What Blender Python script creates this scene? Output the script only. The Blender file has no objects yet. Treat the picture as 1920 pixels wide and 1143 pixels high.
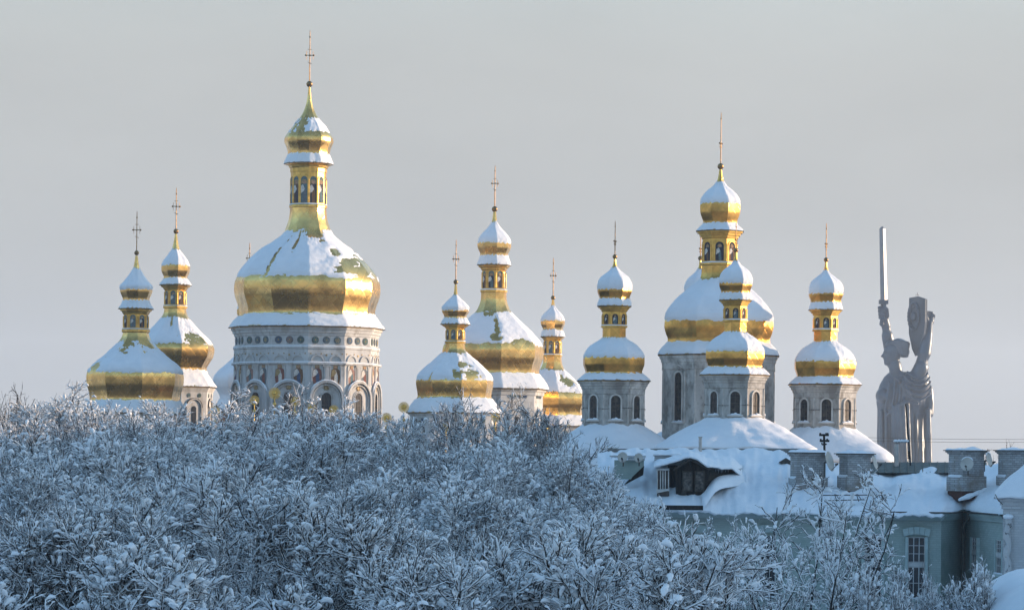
import bpy, math, random
import numpy as np
from mathutils import Vector, Matrix

random.seed(7)
rng = np.random.default_rng(7)
R = math.radians
S = bpy.context.scene
C = S.collection

# ------------------------------------------------------------------ camera
F = 5600.0                    # focal length in pixels of the 1920 wide frame
PX0, PY0 = 960.0, 850.0       # principal point (horizon row)
ROLL = R(0.6)
cam_data = bpy.data.cameras.new('camera')
cam = bpy.data.objects.new('camera', cam_data)
C.objects.link(cam)
cam_data.sensor_width = 36.0
cam_data.lens = F / 1920.0 * 36.0
cam_data.shift_y = (PY0 - 571.5) / 1920.0
cam_data.clip_start = 1.0
cam_data.clip_end = 20000.0
cam.matrix_world = Matrix.Rotation(R(90), 4, 'X') @ Matrix.Rotation(ROLL, 4, 'Z')
S.camera = cam

# ------------------------------------------------------------------ sky and sun
SUN_AZ, SUN_EL = R(105.0), R(8.0)     # azimuth from "towards the camera", positive to the right
sun_dir = Vector((math.sin(SUN_AZ) * math.cos(SUN_EL), -math.cos(SUN_AZ) * math.cos(SUN_EL), math.sin(SUN_EL)))
world = bpy.data.worlds.new('World')
S.world = world
world.use_nodes = True
wn, wl = world.node_tree.nodes, world.node_tree.links
wn.clear()
sky = wn.new('ShaderNodeTexSky')
sky.sky_type = 'NISHITA'
sky.sun_disc = False
sky.sun_elevation = SUN_EL
sky.sun_rotation = math.atan2(sun_dir.x, sun_dir.y)
sky.altitude = 100
sky.air_density = 1.0
sky.dust_density = 1.0
sky.ozone_density = 2.2
geo = wn.new('ShaderNodeTexCoord')
sep = wn.new('ShaderNodeSeparateXYZ')
wl.new(geo.outputs['Generated'], sep.inputs[0])
ramp = wn.new('ShaderNodeMapRange')
ramp.interpolation_type = 'SMOOTHSTEP'
ramp.inputs['From Min'].default_value = 0.12
ramp.inputs['From Max'].default_value = 0.34
ramp.inputs['To Min'].default_value = 1.0
ramp.inputs['To Max'].default_value = 0.0
wl.new(sep.outputs['Z'], ramp.inputs['Value'])
# thin overcast veil near the horizon: grey mauve low down, pale grey above
veil = wn.new('ShaderNodeValToRGB')
veil.color_ramp.elements[0].position = 0.0
veil.color_ramp.elements[0].color = (1.02, 1.02, 1.02, 1)
veil.color_ramp.elements[1].position = 0.16
veil.color_ramp.elements[1].color = (1.27, 1.32, 1.30, 1)
wl.new(sep.outputs['Z'], veil.inputs[0])
mix = wn.new('ShaderNodeMix')
mix.data_type = 'RGBA'
wl.new(ramp.outputs[0], mix.inputs['Factor'])
tint = wn.new('ShaderNodeMix')
tint.data_type = 'RGBA'
tint.blend_type = 'MULTIPLY'
tint.inputs['Factor'].default_value = 1.0
tint.inputs['B'].default_value = (0.98, 1.05, 1.02, 1)
wl.new(sky.outputs[0], tint.inputs['A'])
wl.new(tint.outputs['Result'], mix.inputs['A'])
cloud = wn.new('ShaderNodeTexNoise')
cloud.inputs['Scale'].default_value = 5.0
cloud.inputs['Detail'].default_value = 4.0
cmap = wn.new('ShaderNodeMapping')
cmap.inputs['Scale'].default_value = (1, 1, 3.2)
wl.new(geo.outputs['Generated'], cmap.inputs[0])
wl.new(cmap.outputs[0], cloud.inputs['Vector'])
cr_ = wn.new('ShaderNodeMapRange')
cr_.inputs['From Min'].default_value = 0.3
cr_.inputs['From Max'].default_value = 0.7
cr_.inputs['To Min'].default_value = 0.93
cr_.inputs['To Max'].default_value = 1.06
wl.new(cloud.outputs[0], cr_.inputs[0])
cm_ = wn.new('ShaderNodeMix')
cm_.data_type = 'RGBA'
cm_.blend_type = 'MULTIPLY'
cm_.inputs['Factor'].default_value = 1.0
wl.new(veil.outputs[0], cm_.inputs['A'])
wl.new(cr_.outputs[0], cm_.inputs['B'])
wl.new(cm_.outputs['Result'], mix.inputs['B'])
bg = wn.new('ShaderNodeBackground')
bg.inputs['Strength'].default_value = 0.15
wl.new(mix.outputs['Result'], bg.inputs['Color'])
wo = wn.new('ShaderNodeOutputWorld')
wl.new(bg.outputs[0], wo.inputs['Surface'])

sun_data = bpy.data.lights.new('sun', 'SUN')
sun_data.energy = 2.7
sun_data.angle = R(0.5)
sun_data.color = (1.0, 0.70, 0.46)
sun = bpy.data.objects.new('sun', sun_data)
C.objects.link(sun)
sun.rotation_euler = sun_dir.to_track_quat('Z', 'Y').to_euler()

S.view_settings.view_transform = 'Standard'
S.view_settings.look = 'None'
S.view_settings.exposure = 1.5
S.view_settings.gamma = 1.0
S.cycles.max_bounces = 6
S.cycles.diffuse_bounces = 2
S.cycles.glossy_bounces = 3
S.cycles.volume_bounces = 1
S.cycles.use_denoising = True

# ------------------------------------------------------------------ helpers
CR, SR = math.cos(ROLL), math.sin(ROLL)


def P(px, py, D):
    dx, dy = px - PX0, PY0 - py
    x = CR * dx - SR * dy
    z = SR * dx + CR * dy
    return Vector((x / F * D, D, z / F * D))


WORLD = {}


def empty(name, loc, parent=None, rz=0.0):
    o = bpy.data.objects.new(name, None)
    C.objects.link(o)
    loc = Vector(loc)
    if parent is not None:
        o.parent = parent
        o.location = loc - WORLD[parent.name]
    else:
        o.location = loc
        o.rotation_euler.z = rz
    WORLD[o.name] = loc
    o.empty_display_size = 0.2
    return o


def tag(o, label=None, cat=None, group=None, kind=None):
    if label: o['label'] = label
    if cat: o['category'] = cat
    if group: o['group'] = group
    if kind: o['kind'] = kind
    return o


class MB:
    """collects geometry (world coordinates) and builds one mesh object"""

    def __init__(self):
        self.v, self.f, self.m, self.s, self.uv = [], [], [], [], []
        self.n = 0

    def add(self, verts, faces, mat=0, smooth=False, uvs=None):
        verts = np.asarray(verts, dtype=float).reshape(-1, 3)
        b = self.n
        self.v.append(verts)
        self.n += len(verts)
        for k, f in enumerate(faces):
            self.f.append([int(i) + b for i in f])
            self.m.append(mat if np.isscalar(mat) else mat[k])
            self.s.append(smooth)
            self.uv.append(uvs[k] if uvs is not None else None)
        return self

    # -- grids: array [A,B,3]; closed in A (around) if wrap
    def grid(self, g, wrap=False, mat=0, smooth=True, keep=None, flip=False, uv=None):
        g = np.asarray(g, dtype=float)
        A, B = g.shape[:2]
        ia = np.arange(A if wrap else A - 1)
        i0, j0 = np.meshgrid(ia, np.arange(B - 1), indexing='ij')
        i1 = (i0 + 1) % A
        q = np.stack([i0 * B + j0, i1 * B + j0, i1 * B + j0 + 1, i0 * B + j0 + 1], -1).reshape(-1, 4)
        if keep is not None:
            q = q[keep.reshape(-1)]
        if flip:
            q = q[:, ::-1]
        uvs = None
        if uv is not None:
            flat = np.asarray(uv).reshape(-1, 2)
            uvs = [flat[f] for f in q]
        return self.add(g.reshape(-1, 3), q.tolist(), mat, smooth, uvs)

    def box(self, c, ax, ay, az, mat=0):
        c = np.array(c); ax = np.array(ax); ay = np.array(ay); az = np.array(az)
        v = [c + sx * ax + sy * ay + sz * az for sz in (-1, 1) for sx, sy in ((-1, -1), (1, -1), (1, 1), (-1, 1))]
        return self.add(v, [(3, 2, 1, 0), (4, 5, 6, 7), (0, 1, 5, 4), (1, 2, 6, 5), (2, 3, 7, 6), (3, 0, 4, 7)], mat)

    def tube(self, pts, rad, m=6, mat=0, smooth=True, caps=True):
        pts = np.asarray(pts, dtype=float)
        rad = np.broadcast_to(np.asarray(rad, dtype=float), (len(pts),))
        g = tubes(pts[None], rad[None], m)[0]          # [m,K,3]
        self.grid(g, wrap=True, mat=mat, smooth=smooth)
        if caps:
            K = len(pts)
            self.add(g[:, 0], [list(range(m))], mat)
            self.add(g[:, -1], [list(range(m))[::-1]], mat)
        return self

    def ball(self, c, r, mat=0, nu=12, nv=8, sz=1.0):
        th = np.linspace(0, 2 * np.pi, nu, endpoint=False)
        ph = np.linspace(0, np.pi, nv + 1)
        g = np.stack([np.cos(th)[:, None] * np.sin(ph), np.sin(th)[:, None] * np.sin(ph), np.ones(nu)[:, None] * np.cos(ph) * sz], -1) * r + np.array(c)
        return self.grid(g, wrap=True, mat=mat, smooth=True, flip=True)

    def prism(self, poly, ext, mat=0):
        """poly: list of 3d points (counter-clockwise seen from outside), extruded back by ext"""
        n = len(poly)
        a = np.asarray(poly, dtype=float)
        b = a - np.array(ext)
        fs = [list(range(n)), list(range(n, 2 * n))[::-1]]
        fs += [(i, n + i, n + (i + 1) % n, (i + 1) % n) for i in range(n)]
        return self.add(np.concatenate([a, b]), fs, mat)

    def build(self, name, mats, parent=None):
        me = bpy.data.meshes.new(name)
        off = WORLD[parent.name] if parent is not None else Vector((0, 0, 0))
        v = np.concatenate(self.v) if self.v else np.zeros((0, 3))
        if parent is None:
            base = Vector((float(v[:, 0].mean()), float(v[:, 1].mean()), float(v[:, 2].min())))
            off = base
        v = v - np.array(off)
        me.from_pydata(v.tolist(), [], self.f)
        if not isinstance(mats, (list, tuple)): mats = [mats]
        for m in mats: me.materials.append(m)
        me.polygons.foreach_set('material_index', np.array(self.m, dtype=np.int32))
        me.polygons.foreach_set('use_smooth', np.array(self.s, dtype=bool))
        if any(u is not None for u in self.uv):
            lay = me.uv_layers.new(name='UVMap')
            flat = []
            for f, u in zip(self.f, self.uv):
                flat.append(np.zeros((len(f), 2)) if u is None else np.asarray(u))
            lay.data.foreach_set('uv', np.concatenate(flat).astype(np.float32).ravel())
        me.update()
        o = bpy.data.objects.new(name, me)
        C.objects.link(o)
        if parent is not None:
            o.parent = parent
            WORLD[o.name] = Vector(off)
        else:
            o.location = off
            WORLD[o.name] = Vector(off)
        return o


def tubes(P_, R_, m, squash=1.0, lift=None):
    """paths [B,K,3], radii [B,K] -> rings [B,m,K,3]; v axis points up as far as it can"""
    T = np.gradient(P_, axis=1)
    T /= np.linalg.norm(T, axis=-1, keepdims=True) + 1e-9
    up = np.zeros_like(T); up[..., 2] = 1
    alt = np.zeros_like(T); alt[..., 1] = 1
    w = (np.abs(T[..., 2:3]) > 0.97)
    ref = np.where(w, alt, up)
    U = np.cross(T, ref); U /= np.linalg.norm(U, axis=-1, keepdims=True) + 1e-9
    V = np.cross(U, T)
    a = np.linspace(0, 2 * np.pi, m, endpoint=False)
    c, s = np.cos(a)[None, :, None, None], np.sin(a)[None, :, None, None]
    ctr = P_ if lift is None else P_ + V * lift[..., None]
    return ctr[:, None] + R_[:, None, :, None] * (c * U[:, None] + s * squash * V[:, None])


def rings_mesh(rings):
    """[B,m,K,3] -> verts, quads (arrays)"""
    B, m, K, _ = rings.shape
    b, i, j = np.meshgrid(np.arange(B), np.arange(m), np.arange(K - 1), indexing='ij')
    i1 = (i + 1) % m
    base = b * m * K
    q = np.stack([base + i * K + j, base + i1 * K + j, base + i1 * K + j + 1, base + i * K + j + 1], -1)
    return rings.reshape(-1, 3), q.reshape(-1, 4)


def fast_mesh(name, verts, quads, mat, smooth=True):
    me = bpy.data.meshes.new(name)
    me.vertices.add(len(verts))
    me.vertices.foreach_set('co', verts.astype(np.float32).ravel())
    me.loops.add(quads.size)
    me.loops.foreach_set('vertex_index', quads.astype(np.int32).ravel())
    n = len(quads)
    me.polygons.add(n)
    me.polygons.foreach_set('loop_start', np.arange(0, n * 4, 4, dtype=np.int32))
    me.polygons.foreach_set('loop_total', np.full(n, 4, dtype=np.int32))
    me.polygons.foreach_set('use_smooth', np.full(n, smooth, dtype=bool))
    me.materials.append(mat)
    me.update(calc_edges=True)
    return me


def pchip(x, y, xn):
    x = np.asarray(x, float); y = np.asarray(y, float)
    h = np.diff(x); d = np.diff(y) / h
    m = np.zeros_like(x)
    m[0], m[-1] = d[0], d[-1]
    for i in range(1, len(x) - 1):
        if d[i - 1] * d[i] <= 0: m[i] = 0
        else:
            w1, w2 = 2 * h[i] + h[i - 1], h[i] + 2 * h[i - 1]
            m[i] = (w1 + w2) / (w1 / d[i - 1] + w2 / d[i])
    k = np.clip(np.searchsorted(x, xn) - 1, 0, len(x) - 2)
    t = (xn - x[k]) / h[k]
    return ((2 * t**3 - 3 * t**2 + 1) * y[k] + (t**3 - 2 * t**2 + t) * h[k] * m[k] + (-2 * t**3 + 3 * t**2) * y[k + 1] + (t**3 - t**2) * h[k] * m[k + 1])


def wave(th, seed, ks=(1, 2, 3, 5, 7, 11, 17, 23), p=0.7):
    r = np.random.default_rng(seed)
    o = 0
    for k in ks:
        o = o + np.cos(k * th + r.uniform(0, 6.28)) * r.uniform(0.5, 1) / k**p
    return o / 1.6


def noise2(u, v, seed, ks=(1, 2, 4, 8), p=0.8):
    r = np.random.default_rng(seed)
    o = 0
    for k in ks:
        for _ in range(4):
            a = r.uniform(0, 6.28)
            o = o + np.cos(k * (u * math.cos(a) + v * math.sin(a)) + r.uniform(0, 6.28)) / k**p / 2.4
    return o


# ------------------------------------------------------------------ materials
def nodemat(name):
    m = bpy.data.materials.new(name)
    m.use_nodes = True
    n, l = m.node_tree.nodes, m.node_tree.links
    return m, n, l, n['Principled BSDF']


def N(n, t, **kw):
    x = n.new(t)
    for k, v in kw.items():
        if k in x.inputs: x.inputs[k].default_value = v
        else: setattr(x, k, v)
    return x


def math_(n, l, op, a, b=None):
    x = n.new('ShaderNodeMath'); x.operation = op
    for i, v in enumerate((a, b)):
        if v is None: continue
        if isinstance(v, (int, float)): x.inputs[i].default_value = v
        else: l.new(v, x.inputs[i])
    return x.outputs[0]


def noisy(name, c1, c2, scale=1.0, rough=0.8, bump=0.2, detail=6, lo=0.35, hi=0.65, metallic=0.0, stretch=(1, 1, 1), c3=None, scale3=0.3, bscale=None, spec=0.3, dist=0.05):
    m, n, l, b = nodemat(name)
    tc = N(n, 'ShaderNodeTexCoord')
    mp = N(n, 'ShaderNodeMapping'); mp.inputs['Scale'].default_value = stretch
    l.new(tc.outputs['Object'], mp.inputs[0])
    nz = N(n, 'ShaderNodeTexNoise', Scale=scale, Detail=detail, Roughness=0.6)
    l.new(mp.outputs[0], nz.inputs['Vector'])
    cr = N(n, 'ShaderNodeValToRGB')
    cr.color_ramp.elements[0].position = lo; cr.color_ramp.elements[0].color = (*c1, 1)
    cr.color_ramp.elements[1].position = hi; cr.color_ramp.elements[1].color = (*c2, 1)
    l.new(nz.outputs[0], cr.inputs[0])
    col = cr.outputs[0]
    if c3 is not None:
        n3 = N(n, 'ShaderNodeTexNoise', Scale=scale3, Detail=5, Roughness=0.65)
        l.new(mp.outputs[0], n3.inputs['Vector'])
        r3 = N(n, 'ShaderNodeMapRange'); r3.inputs['From Min'].default_value = 0.5; r3.inputs['From Max'].default_value = 0.62
        l.new(n3.outputs[0], r3.inputs[0])
        mx = N(n, 'ShaderNodeMix', data_type='RGBA')
        l.new(r3.outputs[0], mx.inputs['Factor']); l.new(col, mx.inputs['A']); mx.inputs['B'].default_value = (*c3, 1)
        col = mx.outputs['Result']
    l.new(col, b.inputs['Base Color'])
    b.inputs['Roughness'].default_value = rough
    b.inputs['Metallic'].default_value = metallic
    b.inputs['Specular IOR Level'].default_value = spec
    if bump:
        nb = nz
        if bscale:
            nb = N(n, 'ShaderNodeTexNoise', Scale=bscale, Detail=4)
            l.new(mp.outputs[0], nb.inputs['Vector'])
        bp = N(n, 'ShaderNodeBump', Strength=bump, Distance=dist)
        l.new(nb.outputs[0], bp.inputs['Height'])
        l.new(bp.outputs[0], b.inputs['Normal'])
    return m


def gold_material(name, plate, base=(0.93, 0.58, 0.19), rough=0.22, tilt=0.05, aged=0.35):
    m, n, l, b = nodemat(name)
    uv = N(n, 'ShaderNodeUVMap')
    sp = N(n, 'ShaderNodeSeparateXYZ')
    l.new(uv.outputs[0], sp.inputs[0])
    a = math_(n, l, 'DIVIDE', math_(n, l, 'ADD', sp.outputs[0], sp.outputs[1]), plate)
    c = math_(n, l, 'DIVIDE', math_(n, l, 'SUBTRACT', sp.outputs[0], sp.outputs[1]), plate)
    cb = N(n, 'ShaderNodeCombineXYZ')
    l.new(math_(n, l, 'FLOOR', a), cb.inputs[0]); l.new(math_(n, l, 'FLOOR', c), cb.inputs[1])
    wn_ = N(n, 'ShaderNodeTexWhiteNoise', noise_dimensions='3D')
    l.new(cb.outputs[0], wn_.inputs['Vector'])
    vs = N(n, 'ShaderNodeVectorMath', operation='SUBTRACT'); l.new(wn_.outputs['Color'], vs.inputs[0]); vs.inputs[1].default_value = (.5, .5, .5)
    vm = N(n, 'ShaderNodeVectorMath', operation='SCALE'); l.new(vs.outputs[0], vm.inputs[0]); vm.inputs['Scale'].default_value = tilt
    tc = N(n, 'ShaderNodeTexCoord')
    nz = N(n, 'ShaderNodeTexNoise', Scale=1.3, Detail=3, Roughness=0.5)
    l.new(tc.outputs['Object'], nz.inputs['Vector'])
    bp = N(n, 'ShaderNodeBump', Strength=0.25, Distance=0.06)
    # seams: distance to plate edges
    def edge(x):
        fr = math_(n, l, 'FRACT', x)
        return math_(n, l, 'MINIMUM', fr, math_(n, l, 'SUBTRACT', 1.0, fr))
    em = math_(n, l, 'MINIMUM', edge(a), edge(c))
    er = N(n, 'ShaderNodeMapRange'); er.inputs['From Min'].default_value = 0.0; er.inputs['From Max'].default_value = 0.035
    l.new(em, er.inputs[0])
    hsum = math_(n, l, 'ADD', nz.outputs[0], math_(n, l, 'MULTIPLY', er.outputs[0], 0.35))
    l.new(hsum, bp.inputs['Height'])
    va = N(n, 'ShaderNodeVectorMath', operation='ADD'); l.new(bp.outputs[0], va.inputs[0]); l.new(vm.outputs[0], va.inputs[1])
    vn = N(n, 'ShaderNodeVectorMath', operation='NORMALIZE'); l.new(va.outputs[0], vn.inputs[0])
    l.new(vn.outputs[0], b.inputs['Normal'])
    nz2 = N(n, 'ShaderNodeTexNoise', Scale=0.8, Detail=6, Roughness=0.65)
    l.new(tc.outputs['Object'], nz2.inputs['Vector'])
    cr = N(n, 'ShaderNodeValToRGB')
    cr.color_ramp.elements[0].position = 0.35; cr.color_ramp.elements[0].color = (*[x * (1 - aged) for x in base], 1)
    cr.color_ramp.elements[1].position = 0.6; cr.color_ramp.elements[1].color = (*base, 1)
    l.new(nz2.outputs[0], cr.inputs[0])
    mx = N(n, 'ShaderNodeMix', data_type='RGBA')
    l.new(er.outputs[0], mx.inputs['Factor'])
    mx.inputs['A'].default_value = (base[0] * .62, base[1] * .6, base[2] * .6, 1)
    l.new(cr.outputs[0], mx.inputs['B'])
    # plate to plate tone
    mv = N(n, 'ShaderNodeMix', data_type='RGBA', blend_type='MULTIPLY')
    mv.inputs['Factor'].default_value = 1.0
    pr = N(n, 'ShaderNodeMapRange'); pr.inputs['To Min'].default_value = 0.8; pr.inputs['To Max'].default_value = 1.08
    l.new(wn_.outputs['Value'], pr.inputs[0])
    l.new(mx.outputs['Result'], mv.inputs['A']); l.new(pr.outputs[0], mv.inputs['B'])
    l.new(mv.outputs['Result'], b.inputs['Base Color'])
    b.inputs['Metallic'].default_value = 1.0
    rr = N(n, 'ShaderNodeMapRange'); rr.inputs['To Min'].default_value = rough + 0.16; rr.inputs['To Max'].default_value = rough - 0.04
    l.new(nz2.outputs[0], rr.inputs[0]); l.new(rr.outputs[0], b.inputs['Roughness'])
    return m


def snow_material(name, col=(0.80, 0.83, 0.87), bump=0.5, scale=1.2):
    m, n, l, b = nodemat(name)
    tc = N(n, 'ShaderNodeTexCoord')
    nz = N(n, 'ShaderNodeTexNoise', Scale=scale, Detail=7, Roughness=0.6)
    l.new(tc.outputs['Object'], nz.inputs['Vector'])
    bp = N(n, 'ShaderNodeBump', Strength=bump, Distance=0.12)
    l.new(nz.outputs[0], bp.inputs['Height']); l.new(bp.outputs[0], b.inputs['Normal'])
    cr = N(n, 'ShaderNodeValToRGB')
    cr.color_ramp.elements[0].position = 0.3; cr.color_ramp.elements[0].color = (col[0] * .93, col[1] * .94, col[2] * .95, 1)
    cr.color_ramp.elements[1].position = 0.6; cr.color_ramp.elements[1].color = (*col, 1)
    l.new(nz.outputs[0], cr.inputs[0]); l.new(cr.outputs[0], b.inputs['Base Color'])
    b.inputs['Roughness'].default_value = 0.65
    b.inputs['Specular IOR Level'].default_value = 0.25
    return m


def brick_material(name, c1, c2, mortar, scale, bump=0.4, blotch=None, bw=0.5, rh=0.25):
    m, n, l, b = nodemat(name)
    tc = N(n, 'ShaderNodeTexCoord')
    sp = N(n, 'ShaderNodeSeparateXYZ'); l.new(tc.outputs['Object'], sp.inputs[0])
    cb = N(n, 'ShaderNodeCombineXYZ')
    l.new(math_(n, l, 'ADD', sp.outputs[0], sp.outputs[1]), cb.inputs[0]); l.new(sp.outputs[2], cb.inputs[1])
    br = N(n, 'ShaderNodeTexBrick', Scale=scale)
    br.inputs['Color1'].default_value = (*c1, 1); br.inputs['Color2'].default_value = (*c2, 1); br.inputs['Mortar'].default_value = (*mortar, 1)
    br.inputs['Mortar Size'].default_value = 0.02; br.inputs['Brick Width'].default_value = bw; br.inputs['Row Height'].default_value = rh
    l.new(cb.outputs[0], br.inputs['Vector'])
    nz = N(n, 'ShaderNodeTexNoise', Scale=0.9, Detail=6, Roughness=0.65); l.new(tc.outputs['Object'], nz.inputs['Vector'])
    mr = N(n, 'ShaderNodeMapRange'); mr.inputs['From Min'].default_value = 0.48; mr.inputs['From Max'].default_value = 0.66
    l.new(nz.outputs[0], mr.inputs[0])
    mx = N(n, 'ShaderNodeMix', data_type='RGBA'); l.new(mr.outputs[0], mx.inputs['Factor'])
    l.new(br.outputs['Color'], mx.inputs['A']); mx.inputs['B'].default_value = (*(blotch or c1), 1)
    l.new(mx.outputs['Result'], b.inputs['Base Color'])
    bp = N(n, 'ShaderNodeBump', Strength=bump, Distance=0.02, invert=True); l.new(br.outputs['Fac'], bp.inputs['Height'])
    l.new(bp.outputs[0], b.inputs['Normal'])
    b.inputs['Roughness'].default_value = 0.85
    b.inputs['Specular IOR Level'].default_value = 0.2
    return m


def glass_material(name, col=(0.02, 0.022, 0.026), rough=0.15):
    m, n, l, b = nodemat(name)
    tc = N(n, 'ShaderNodeTexCoord')
    nz = N(n, 'ShaderNodeTexNoise', Scale=3.0, Detail=3); l.new(tc.outputs['Object'], nz.inputs['Vector'])
    cr = N(n, 'ShaderNodeValToRGB')
    cr.color_ramp.elements[0].color = (*[x * .5 for x in col], 1); cr.color_ramp.elements[1].color = (*[x * 1.8 for x in col], 1)
    l.new(nz.outputs[0], cr.inputs[0]); l.new(cr.outputs[0], b.inputs['Base Color'])
    bp = N(n, 'ShaderNodeBump', Strength=0.2, Distance=0.02); l.new(nz.outputs[0], bp.inputs['Height']); l.new(bp.outputs[0], b.inputs['Normal'])
    b.inputs['Roughness'].default_value = rough
    return m


GOLD_BIG = gold_material('gilded_plates_large', 1.05, rough=0.2, tilt=0.07)
GOLD = gold_material('gilded_plates', 0.72)
GOLD_OLD = gold_material('gilded_plates_old', 0.62, base=(0.86, 0.50, 0.13), rough=0.26, tilt=0.09, aged=0.5)
GOLD_TRIM = noisy('gilded_trim', (0.5, 0.3, 0.07), (0.78, 0.5, 0.13), scale=2.5, rough=0.36, bump=0.15, metallic=0.85)
GOLD_THIN = noisy('gilded_cross_metal', (0.16, 0.10, 0.05), (0.36, 0.22, 0.09), scale=4, rough=0.35, bump=0.1, metallic=0.9)
SNOW = snow_material('snow')
SNOW_TREE = snow_material('branch_snow', col=(0.86, 0.88, 0.90), bump=0.3, scale=14)
PLASTER = noisy('white_plaster', (0.43, 0.445, 0.455), (0.60, 0.61, 0.61), scale=0.9, rough=0.85, bump=0.1, stretch=(1, 1, 0.45), c3=(0.38, 0.375, 0.36), scale3=1.4)
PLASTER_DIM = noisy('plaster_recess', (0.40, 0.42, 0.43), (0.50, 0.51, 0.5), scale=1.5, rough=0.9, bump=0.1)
PLASTER_OLD = noisy('weathered_plaster', (0.24, 0.23, 0.21), (0.68, 0.67, 0.64), scale=1.6, rough=0.9, bump=0.35, stretch=(1, 1, 0.6), c3=(0.26, 0.25, 0.23), scale3=0.8, lo=0.36, hi=0.62)
PLASTER_TRIM = noisy('weathered_trim', (0.44, 0.42, 0.39), (0.66, 0.64, 0.6), scale=1.8, rough=0.9, bump=0.2)
GLASS = glass_material('dark_glass')
GLASS_OLD = noisy('icon_glass', (0.015, 0.015, 0.018), (0.09, 0.075, 0.06), scale=4.5, rough=0.3, bump=0.1, lo=0.45, hi=0.7)
DARK = noisy('dark_sheet_metal', (0.035, 0.032, 0.03), (0.075, 0.065, 0.055), scale=3, rough=0.6, bump=0.1)
BLACKWOOD = noisy('charred_boards', (0.008, 0.008, 0.009), (0.028, 0.025, 0.022), scale=2, rough=0.8, bump=0.3, stretch=(8, 8, 0.5))
WHITEPAINT = noisy('white_painted_wood', (0.38, 0.39, 0.39), (0.58, 0.58, 0.57), scale=3, rough=0.7, bump=0.1)
STEEL = noisy('statue_steel', (0.045, 0.06, 0.078), (0.12, 0.14, 0.165), scale=0.09, rough=0.40, bump=0.12, metallic=0.6, detail=8, dist=0.6, bscale=0.16)
STEEL_SUNLIT = noisy('sunlit_steel', (0.13, 0.142, 0.158), (0.21, 0.22, 0.232), scale=0.2, rough=0.42, bump=0.05, metallic=0.5, dist=0.3)  # lighter than the statue steel: the blade's sunlit look put into its colour
BARK = noisy('bark', (0.010, 0.008, 0.008), (0.030, 0.025, 0.022), scale=6, rough=0.9, bump=0.4)
GREENWALL = brick_material('green_painted_brick', (0.38, 0.455, 0.43), (0.33, 0.40, 0.38), (0.285, 0.35, 0.33), 3.2, bump=0.35, blotch=(0.26, 0.335, 0.30), bw=0.75, rh=0.26)
GREENTRIM = noisy('green_cornice', (0.34, 0.44, 0.43), (0.45, 0.54, 0.53), scale=1.5, rough=0.85, bump=0.15, stretch=(0.5, 0.5, 3))
CHIMNEY = brick_material('whitewashed_brick', (0.44, 0.45, 0.46), (0.30, 0.30, 0.30), (0.15, 0.145, 0.14), 3.2, bump=0.7, blotch=(0.22, 0.185, 0.155), bw=0.7, rh=0.26)
REDBRICK = brick_material('bare_red_brick', (0.10, 0.045, 0.035), (0.075, 0.035, 0.03), (0.05, 0.04, 0.04), 4.0)
WHITEBRICK = brick_material('white_painted_brick', (0.56, 0.57, 0.58), (0.47, 0.48, 0.49), (0.40, 0.41, 0.42), 3.0, blotch=(0.44, 0.45, 0.46), bump=0.3, bw=0.75, rh=0.25)
DISH = noisy('dish_enamel', (0.42, 0.40, 0.36), (0.55, 0.53, 0.49), scale=3, rough=0.5, bump=0.05)
ZINC = noisy('zinc_pipe', (0.35, 0.34, 0.33), (0.5, 0.48, 0.46), scale=5, rough=0.4, bump=0.1, metallic=0.6)
ROOFTIN = noisy('grey_green_roof_tin', (0.09, 0.095, 0.085), (0.14, 0.145, 0.125), scale=2, rough=0.6, bump=0.2, stretch=(2, 2, 2))
ORANGE = noisy('ochre_render', (0.30, 0.13, 0.06), (0.42, 0.2, 0.1), scale=2, rough=0.9)


def paint(name, c):
    return noisy(name, tuple(x * .7 for x in c), tuple(min(1, x * 1.2) for x in c), scale=7, rough=0.8, bump=0.0)


PT = {k: paint('paint_' + k, c) for k, c in dict(
    red=(0.20, 0.075, 0.06), blue=(0.06, 0.10, 0.19), brown=(0.16, 0.085, 0.045), skin=(0.40, 0.25, 0.17), white=(0.62, 0.60, 0.56),
    green=(0.055, 0.11, 0.09), ochre=(0.34, 0.25, 0.12), slate=(0.12, 0.15, 0.17), rose=(0.30, 0.18, 0.15), navy=(0.025, 0.03, 0.05), teal=(0.10, 0.17, 0.19)).items()}
PTL = list(PT.values()); PTI = {k: i for i, k in enumerate(PT)}


# ------------------------------------------------------------------ domed towers
class Axis:
    """vertical tower axis; y given in picture pixels is turned into height, r in pixels into metres"""

    def __init__(self, px, py, D):
        self.o = P(px, py, D)
        self.py, self.D, self.s = py, D, D / F
        self.az0 = -math.atan2(self.o.x, self.o.y)

    def z(self, y): return self.o.z + (self.py - y) * self.s

    def nt(self, az):
        return np.array((math.sin(az), -math.cos(az), 0)), np.array((math.cos(az), math.sin(az), 0))

    def pt(self, az, r_px, y, t_px=0.0):
        n, t = self.nt(az)
        return np.array((self.o.x, self.o.y, self.z(y))) + n * r_px * self.s + t * t_px * self.s


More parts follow.
